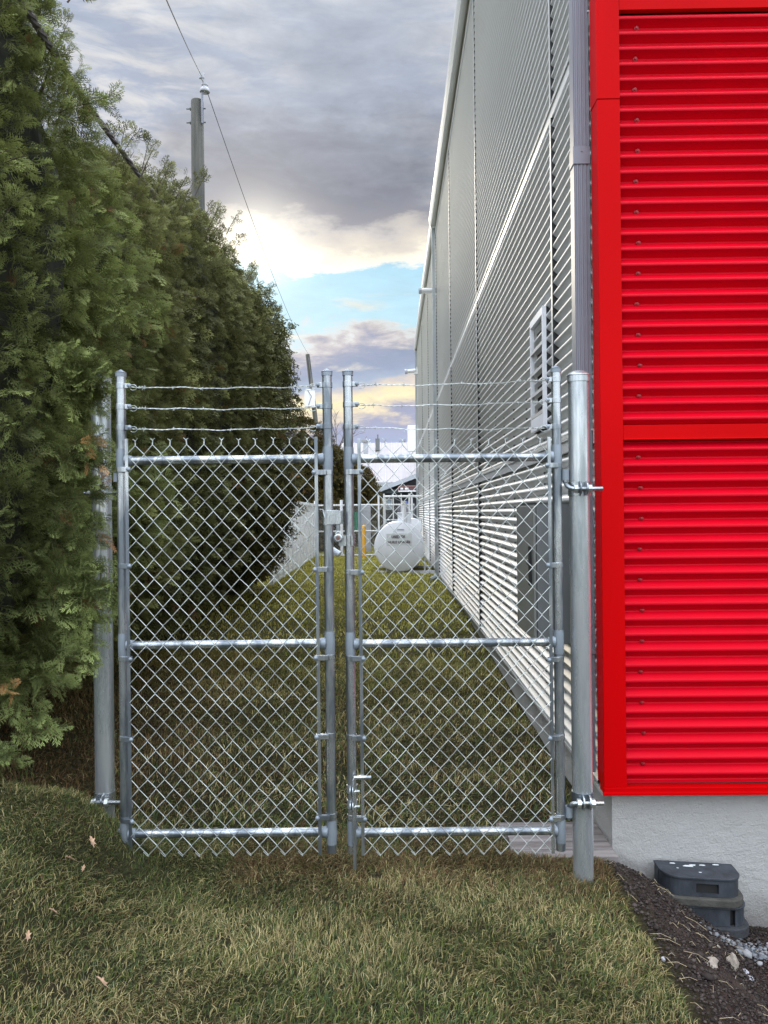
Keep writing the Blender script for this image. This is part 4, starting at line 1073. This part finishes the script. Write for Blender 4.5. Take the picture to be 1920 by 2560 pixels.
for dx in (-.2, .2): m = MB(); m.tube([(tr.x+dx, 52.5, tr.z+.5), (tr.x+dx*1.2, 52.5, tr.z+.85)], .05, 6); m.build('bushing', M['ceram'], p2)
m = MB(); m.tube([(tr.x-.1, 52.1, tr.z+.5), (tr.x+.15, 52.1, tr.z+.1), (tr.x-.05, 52.1, tr.z-.5)], .02, 4); m.tube([(tr.x+.2, 52.1, tr.z+.8), (P2.x+.1, 52.6, P2.z-.3)], .02, 4); m.build('lead_wire', M['cable'], p2)
# overhead line
def sagline(a, b, sag, n=24):
    return [a.lerp(b, i/n)+Vector((0, 0, -sag*4*(i/n)*(1-i/n))) for i in range(n+1)]
a = at(425, -10, 7.3); pA = Vector((ti.x, 15.3, ti.z)); pB = Vector((P2.x+.05, 52.8, P2.z+.02))
dr_ = (pA-a).normalized(); a2 = a-dr_*12
m = MB(); m.tube(sagline(a2, pA, .12), .006, 5, False); m.tube(sagline(Vector((bt.x+.08, 15.4, zi-.02)), pB, .55, 40), .008, 5, False)
o = m.build('power_line', M['cable'], fix=False); tag(o, 'thin single overhead wire passing over the insulator of the near wooden pole', 'wire')
m = MB()
pts = [(-40, -160, 3.1), (55, 0, 3.4), (112, 98, 3.8), (172, 190, 4.6), (225, 270, 5.0), (280, 345, 5.5), (345, 435, 6.2), (400, 500, 7.4), (450, 560, 9)]
P = [at(*q) for q in pts]; dense = []
for i in range(len(P)-1):
    for k in range(10): dense.append(P[i].lerp(P[i+1], k/10))
dense.append(P[-1])
for s in range(3):
    m.tube([p+Vector((math.cos(i*.9+s*2.09)*.011, 0, math.sin(i*.9+s*2.09)*.011)) for i, p in enumerate(dense)], .0105, 5, False)
o = m.build('twisted_cable', mat('grey_brown_cable', (.10, .085, .085), .7), fix=False); tag(o, 'thick twisted overhead service cable sagging down into the cedar hedge', 'cable')

# ---------------------------------------------------------------- bare trees
def bare(name, base, h, seed, label, spread=.55, lean=0, depth=6):
    r = random.Random(seed); e = empty('bare_tree', tuple(base), label, 'tree', 'leafless trees beyond the yard')
    tr_ = MB(); bm_ = MB()
    def grow(p, d, L, rad, lv):
        q = p+d*L; mid = p.lerp(q, .5)+Vector((r.gauss(0, .03), r.gauss(0, .03), 0))*L
        (tr_ if lv == 0 else bm_).tube([tuple(p), tuple(mid), tuple(q)], [rad, rad*.85, rad*.68], 5 if lv < 3 else 3, False)
        if lv >= depth: return
        for k in range(2 if lv < 1 else r.choice((2, 3, 3))):
            nd_ = (d+Vector((r.gauss(0, spread), r.gauss(0, spread), r.uniform(-.1, .45)))).normalized()
            grow(q if k < 2 else mid, nd_, L*r.uniform(.62, .85), max(.011, rad*.62), lv+1)
    grow(Vector(base), Vector((lean, 0, 1)).normalized(), h*.28, h*.016, 0)
    tr_.build('trunk', M['bark'], e); bm_.build('branches', M['twig'], e, fix=False)
bare('bare_tree', (at(1030, 1280, 62).x, 62, 0), 9.5, 4, 'leafless tree fanning out above the pale metal roof at the end of the silver wall', .5, -.1)
bare('bare_tree', (at(800, 1280, 58).x, 58, 0), 10.5, 9, 'leafless tree behind the distant pole with the transformer', .5, .05)

# ---------------------------------------------------------------- white panel fence
fe = empty('white_panel_fence', (-2.5, 16, 0), 'white ribbed metal panel fence along the left edge of the far lawn', 'fence')
fx = lambda y: -2.42-.018*(y-16)
n = 0; y = 15.2
while y < 25.6:
    y1 = min(y+.92, 25.9); za = float(gh(fx(y), y))
    m = MB(); xa, xb = fx(y), fx(y1); k = 0; prf = []
    z = .06
    while z < 1.70:
        prf += [(z, 0), (z+.035, .006), (z+.055, .006), (z+.085, 0)]; z += .095
    vs = [(xa+d, y+.045, q) for q, d in prf]+[(xb+d, y1-.03, q) for q, d in prf]; L = len(prf)
    m.add(vs, [(i, i+1, L+i+1, L+i) for i in range(L-1)]); m.build('panel', M['fencew'], fe, fix=False)
    m = MB(); m.box((xa-.03, y-.035, -.1), (xa+.035, y+.035, 1.74)); m.build('post', M['fencew'], fe)
    y = y1
m = MB(); m.box((fx(25.9)-.04, 25.88, -.1), (fx(25.9)+.045, 25.97, 1.90)); m.build('post', M['fencew'], fe)
m = MB(); m.prism([(-.04, 1.72), (.045, 1.72), (.045, 1.80), (-.04, 1.80)], 0, 1, lambda u, v, d: (fx(15.2+d*10.7)+u, 15.2+d*10.7, v)); m.build('top_rail', M['fencew'], fe)

# ---------------------------------------------------------------- far chain link fence
FYF = 26.0
cf = empty('chain_link_fence', (-.8, FYF, 0), 'low chain link fence with bright rails crossing the far end of the lawn', 'fence')
xa = fx(26)+.08; xb = at(1036, 1300, FYF).x
for py in (1263, 1328, 1388):
    z = at(880, py, FYF).z; m = MB(); m.tube([(xa, FYF, z), (xb, FYF, z)], .028, 8); m.build('rail', M['trimw'], cf)
z0 = at(880, 1389, FYF).z; z1 = at(880, 1259, FYF).z
chain(cf, xa, xb, z0, z1, lambda t: FYF-.03, .085, .09, .0028, False, 5, nseg=3, m=mat('far_wire', (.50, .50, .48), .5, .3))
for px in (790, 854, 947, 962, 1030):
    p = at(px, 1300, FYF); m = MB(); m.tube([(p.x, FYF-.01, -.1), (p.x, FYF-.01, at(px, 1250 if px < 900 else 1238, FYF).z)], .05 if px == 854 else .032, 8); m.build('post', M['fencew'], cf)
# taller pipe frame with barb arms
YT = 24.5
tf = empty('pipe_gate', (at(1000, 1300, YT).x, YT, 0), 'tall pipe framed yard gate behind the oil tank', 'gate')
za = at(1000, 1241, YT).z; x0, x1 = at(958, 1241, YT).x, .93
m = MB(); m.tube([(x0, YT, za), (x1, YT, za)], .035, 8); m.build('top_rail', M['trimw'], tf)
m = MB(); m.tube([(x0, YT, at(1000, 1300, YT).z), (x1, YT, at(1000, 1300, YT).z)], .025, 8); m.build('mid_rail', M['galv'], tf)
for px in (960, 983, 1003, 1023):
    x = at(px, 1241, YT).x; m = MB(); m.tube([(x, YT, -.05), (x, YT, za+.09)], .03 if px in (960, 1023) else .018, 8); m.build('upright', M['trimw'], tf)
m = MB(); m.tube([(at(1005, 1, YT).x, YT, at(1000, 1262, YT).z), (at(966, 1, YT).x, YT, za)], .016, 6); m.build('brace', M['galv'], tf)

# ---------------------------------------------------------------- oil tank
TY = 18.2; tc_ = at(998.5, 1367, TY); tr2 = 62.7/F*TY
tk = empty('oil_tank', (tc_.x, TY, 0), 'white round ended used oil tank lying on skids beside the silver wall', 'tank')
m = MB(); m.lathe([(.01, -.012), (tr2*.97, -.004), (tr2, .008), (tr2+.004, .02), (tr2+.004, .035), (tr2, .04), (tr2, 2.4), (tr2*.97, 2.41), (.01, 2.42)], (tc_.x, TY, tc_.z), 64, axis='Y'); m.build('shell', M['white'], tk, True)
zb2 = at(998, 1430, TY).z
for yy in (TY+.12, TY+1.9):
    m = MB(); m.box((at(930, 1, TY).x, yy, zb2-.07), (at(1077, 1, TY).x, yy+.12, zb2+.015)); m.build('skid', M['fencew'], tk)
for px in (951, 1048):
    x = at(px, 1, TY).x; m = MB(); m.box((x-.015, TY+.14, zb2), (x+.015, TY+.2, tc_.z-.30)); m.build('support', M['fencew'], tk)
bz0 = tc_.z+tr2*.93; bz1 = at(998, 1281, TY).z
m = MB(); m.box((at(981, 1, TY).x, TY+.10, bz0), (at(1014.5, 1, TY).x, TY+.5, bz1)); m.box((at(979, 1, TY).x, TY+.08, bz1-.03), (at(1016, 1, TY).x, TY+.52, bz1)); m.build('spill_box', M['white'], tk, bevel=.006)
px_ = at(997, 1, TY).x
m = MB(); m.tube([(px_, TY+.05, bz0-.06), (px_, TY+.05, at(998, 1262, TY).z)], .045, 12); m.build('fill_pipe', M['fencew'], tk, True)
m = MB(); zc2 = at(998, 1262, TY).z; m.lathe([(.058, zc2), (.058, zc2+.07), (.045, zc2+.085)], (px_, TY+.05, 0), 12); m.build('cap', mat('cream_cap', (.52, .50, .42), .6), tk)
def text(body, px, py, hpx, Y, m, parent, name, wpx=None, bold=.0):
    cu = bpy.data.curves.new(name, 'FONT'); cu.body = body; cu.align_x = 'CENTER'; cu.align_y = 'CENTER'; cu.extrude = .002; cu.offset = bold
    cu.size = 1.0
    t = bpy.data.objects.new(name, cu); col.objects.link(t); bpy.context.view_layer.update()
    dg = bpy.context.evaluated_depsgraph_get(); me = bpy.data.meshes.new_from_object(t.evaluated_get(dg)); bpy.data.objects.remove(t)
    co = np.array([v.co[:] for v in me.vertices]); hh = co[:, 1].max()-co[:, 1].min(); ww = co[:, 0].max()-co[:, 0].min()
    s = hpx/F*Y/hh; sx = (wpx/F*Y/ww) if wpx else s
    o = bpy.data.objects.new(name, me); me.materials.clear(); me.materials.append(m); col.objects.link(o)
    p = at(px, py, Y); ctr = (co.max(0)+co.min(0))/2
    Mx = Matrix.Rotation(R(90), 4, 'X')@Matrix.Diagonal((sx, s, 1, 1))@Matrix.Translation((-ctr[0], -ctr[1], 0))
    me.transform(Mx); o.location = (p.x, Y, p.z)
    o.parent = parent; o.matrix_parent_inverse = Matrix.Translation(-parent.location)
    return o
yt = TY-.019
m = MB(); dl = at(966, 1334, yt); dr2 = at(1030, 1363, yt); m.box((dl.x, yt+.003, dr2.z), (dr2.x, yt+.008, dl.z)); m.build('decal', mat('decal_white', (.72, .74, .74), .4), tk)
text('USED OIL', 997, 1342, 7.2, yt, M['ink'], tk, 'lettering', 36, .03)
text('HUILE USAG\u00c9E', 998, 1354.5, 7.6, yt, M['ink'], tk, 'lettering', 56, .03)
m = MB(); p = at(1001, 1324, yt)
m.box((p.x-.075, yt, p.z-.012), (p.x+.085, yt+.004, p.z+.012)); m.build('decal_strip', mat('pale_grey_blue', (.42, .47, .55), .5), tk)
m = MB(); p = at(987, 1327.5, yt); m.prism([(p.x-.05, p.z-.015), (p.x+.03, p.z-.015), (p.x+.0, p.z+.015)], yt, yt+.004, lambda u, v, d: (u, d, v)); m.build('decal_mark', M['inkg'], tk)
# second tank behind
t2 = at(1033, 1318, 22.6)
e = empty('storage_tank', (t2.x, 22.6, 0), 'smaller white tank half hidden behind the oil tank near the wall', 'tank')
m = MB(); m.lathe([(.02, -.02), (.25, 0), (.27, .05), (.27, 1.2), (.02, 1.22)], (t2.x-.0, 22.6, t2.z+.0), 28, axis='Y'); m.build('shell', M['white'], e, True)
m = MB(); m.box((t2.x-.2, 22.7, 0), (t2.x+.2, 22.8, t2.z-.2)); m.build('stand', M['fencew'], e)
# bollard, wrapped roll, panels
b0 = at(910.5, 1397, 24.9); bt_ = at(910.5, 1312, 24.9)
e = MB(); e.lathe([(.062, -.1), (.062, bt_.z-.06), (.052, bt_.z-.02), (.025, bt_.z), (.001, bt_.z+.004)], (b0.x, 24.9, 0), 18); o = e.build('bollard', M['yellow'], None, True); tag(o, 'yellow steel bollard in front of the far chain link fence', 'bollard')
q0 = at(826, 1372, 25.3); q1 = at(850, 1384, 25.3)
e = MB(); e.tube([(q0.x, 25.3, q0.z), (q1.x, 25.2, .12)], .11, 12); o = e.build('plastic_roll', mat('wrapped_plastic', (.62, .68, .80), .35), None, True); tag(o, 'white blue wrapped roll lying at the foot of the far fence', 'roll')
a_ = at(901, 1266, 29); b_ = at(927, 1320, 29)
e = MB(); e.box((a_.x, 29, 0), (b_.x, 29.06, a_.z)); o = e.build('privacy_screen', M['greyp'], None, bevel=.02); tag(o, 'plain grey upright panel behind the fence near the yellow bollard', 'panel')
a_ = at(878, 1280, 26.6); b_ = at(897, 1330, 26.6)
e = MB()
vs = []; N = 10
for i in range(N+1):
    x = a_.x+(b_.x-a_.x)*i/N; vs += [(x, 26.6+.03*math.sin(i*1.4), b_.z), (x, 26.6+.03*math.sin(i*1.4+.5), a_.z)]
vs2 = [(x, y+.01, z) for x, y, z in vs]; k0 = len(vs)
e.add(vs+vs2, [(2*i, 2*i+2, 2*i+3, 2*i+1) for i in range(N)]+[(k0+2*i, k0+2*i+1, k0+2*i+3, k0+2*i+2) for i in range(N)])
o = e.build('screen_cloth', M['green'], None, fix=False); tag(o, 'green screening cloth hung behind the far fence', 'screen')

# ---------------------------------------------------------------- buildings behind
hb = empty('metal_roofed_building', (0, 46, 0), 'large building with a pale standing seam metal roof beyond the yard', 'building')
ez = at(960, 1206, 44).z; rz = at(960, 1107, 52).z; xl = at(855, 1150, 52).x; xr2 = 4.0
m = MB(); m.prism([(44, ez), (52, rz), (60, ez), (60, ez-.15), (52, rz-.15), (44, ez-.15)], xl, xr2, lambda u, v, d: (d, u, v)); hr = m.build('roof', M['roofw'], hb)
m = MB(); x = xl+.1
sl = (rz-ez)/8
while x < xr2:
    m.prism([(44, ez), (52, rz), (52, rz+.05), (44, ez+.05)], x, x+.035, lambda u, v, d: (d, u, v)); x += .36
m.build('roof_seams', mat('roof_seam_grey', (.45, .42, .43), .5), hr)
m = MB(); m.box((xl+.2, 44.6, 0), (xr2-.2, 59.5, ez-.1)); m.build('wall', M['shed'], hb)
m = MB(); m.box((xl, 43.9, ez-.22), (xr2, 44.0, ez-.0)); m.build('fascia', M['greyp'], hb)
v_ = at(914.5, 1122, 47); vt_ = at(914.5, 1098, 47)
m = MB(); m.lathe([(.15, v_.z-.3), (.15, vt_.z-.22), (.22, vt_.z-.2), (.26, vt_.z-.12), (.26, vt_.z-.02), (.1, vt_.z)], (v_.x, 47, 0), 14); m.build('roof_vent', M['greyp'], hb, True)
c_ = at(944.5, 1107, 50); ct = at(944.5, 1086, 50)
m = MB(); m.box((c_.x-.16, 50, c_.z-.5), (c_.x+.12, 50.3, c_.z+.28)); m.tube([(c_.x, 50.1, c_.z), (c_.x, 50.1, ct.z)], .045, 6); m.build('chimney', M['cab'], hb)
a_ = at(1019, 1063, 46); b_ = at(1041, 1128, 46)
m = MB(); m.box((a_.x, 46, b_.z), (b_.x+1, 46.6, a_.z)); m.build('rooftop_unit', M['fencew'], hb, bevel=.03)
# dark lean-to shed
SY = 38.0
sh = empty('dark_shed', (0, SY, 0), 'dark open fronted shed with a slanting pale roof edge', 'shed')
l = at(926, 1229, SY); r_ = at(1042, 1185, SY)
m = MB(); m.prism([(l.x, l.z), (r_.x+.6, r_.z+.25), (r_.x+.6, r_.z+.03), (l.x, l.z-.2)], SY-.25, SY+4, lambda u, v, d: (u, d, v)); m.build('roof', mat('shed_roof', (.50, .53, .58), .5), sh)
m = MB(); xl2 = at(922, 1, SY).x; m.prism([(xl2, 0), (r_.x+.5, 0), (r_.x+.5, r_.z-.03), (l.x+.02, l.z-.24), (xl2, l.z-.26)], SY, SY+3.6, lambda u, v, d: (u, d, v)); m.build('wall', M['shed'], sh)
m = MB(); m.box((xl2, SY-.03, at(1, 1243, SY).z), (r_.x+.5, SY-.001, at(1, 1234, SY).z)); m.build('beam', M['greyp'] if 0 else mat('shed_beam', (.10, .12, .13), .7), sh)
def win(x0, x1, y0, y1):
    a_ = at(x0, y0, SY-.05); b_ = at(x1, y1, SY-.05); t = .04
    m = MB(); m.box((a_.x, SY-.05, b_.z), (a_.x+t, SY-.001, a_.z)); m.box((b_.x-t, SY-.05, b_.z), (b_.x, SY-.001, a_.z)); m.box((a_.x+t, SY-.05, a_.z-t), (b_.x-t, SY-.001, a_.z)); m.box((a_.x+t, SY-.05, b_.z), (b_.x-t, SY-.001, b_.z+t))
    w_ = m.build('window', mat('window_frame', (.55, .55, .48), .6), sh)
    m = MB(); m.box((a_.x+t, SY-.03, b_.z+t), (b_.x-t, SY-.02, a_.z-t)); m.build('pane', mat('pane', (.30, .36, .42), .15, 0, .4, 2.2), w_)
win(936, 958, 1247, 1268); win(964, 981, 1247, 1274)
a_ = at(997, 1216, SY-.1); b_ = at(1040, 1226, SY-.1)
m = MB(); m.box((a_.x, SY-.1, b_.z), (b_.x, SY-.06, a_.z)); o1 = m.build('sign', mat('sign_dark', (.12, .06, .06), .6), sh)
m = MB(); m.box((a_.x-.03, SY-.12, b_.z-.03), (a_.x, SY-.05, a_.z+.03)); m.box((a_.x, SY-.12, a_.z), (b_.x, SY-.05, a_.z+.03)); m.build('sign_frame', mat('sign_frame_red', (.55, .30, .26), .6), sh)
m = MB(); 
for q, (u0, u1) in enumerate(((1001, 1008), (1012, 1021))): 
    c1 = at(u0, 1219, SY-.13); c2 = at(u1, 1224, SY-.13); m.box((c1.x, SY-.125, c2.z), (c2.x, SY-.105, c1.z))
m.build('sign_blocks', M['fencew'], sh)
a_ = at(996, 1225, SY-.5); b_ = at(1040, 1231, SY-.5); m = MB(); N = 28
pts = [(a_.x+(b_.x-a_.x)*i/N, a_.z-.02+.02*(i % 2)) for i in range(N+1)]
m.prism(pts+[(u, v-.03) for u, v in reversed(pts)], SY-.7, SY-.0, lambda u, v, d: (u, d, v-(SY-d)*.08)); m.build('awning', M['fencew'], sh)
m = MB(); a_ = at(1007, 1252, SY-.8); b_ = at(1021, 1262, SY-.8); r9 = random.Random(2)
m.prism([(a_.x, b_.z), (b_.x, b_.z), (b_.x, b_.z+.13), (a_.x+.2, a_.z), (a_.x+.03, b_.z+.14)], SY-.9, SY-.4, lambda u, v, d: (u, d, v)); o = m.build('blue_tarp', M['blue'], None, bevel=.03); tag(o, 'crumpled bright blue tarp on the stack in front of the dark shed', 'tarp')
m = MB(); m.box((a_.x-.25, SY-1.0, 0), (b_.x+.35, SY-.3, b_.z-.002)); o = m.build('stacked_crates', mat('crates', (.13, .13, .15), .8, 0, .5, 2.5), None, bevel=.01); tag(o, 'dark stack under the blue tarp in the yard', 'stack')
bpy.context.view_layer.update()
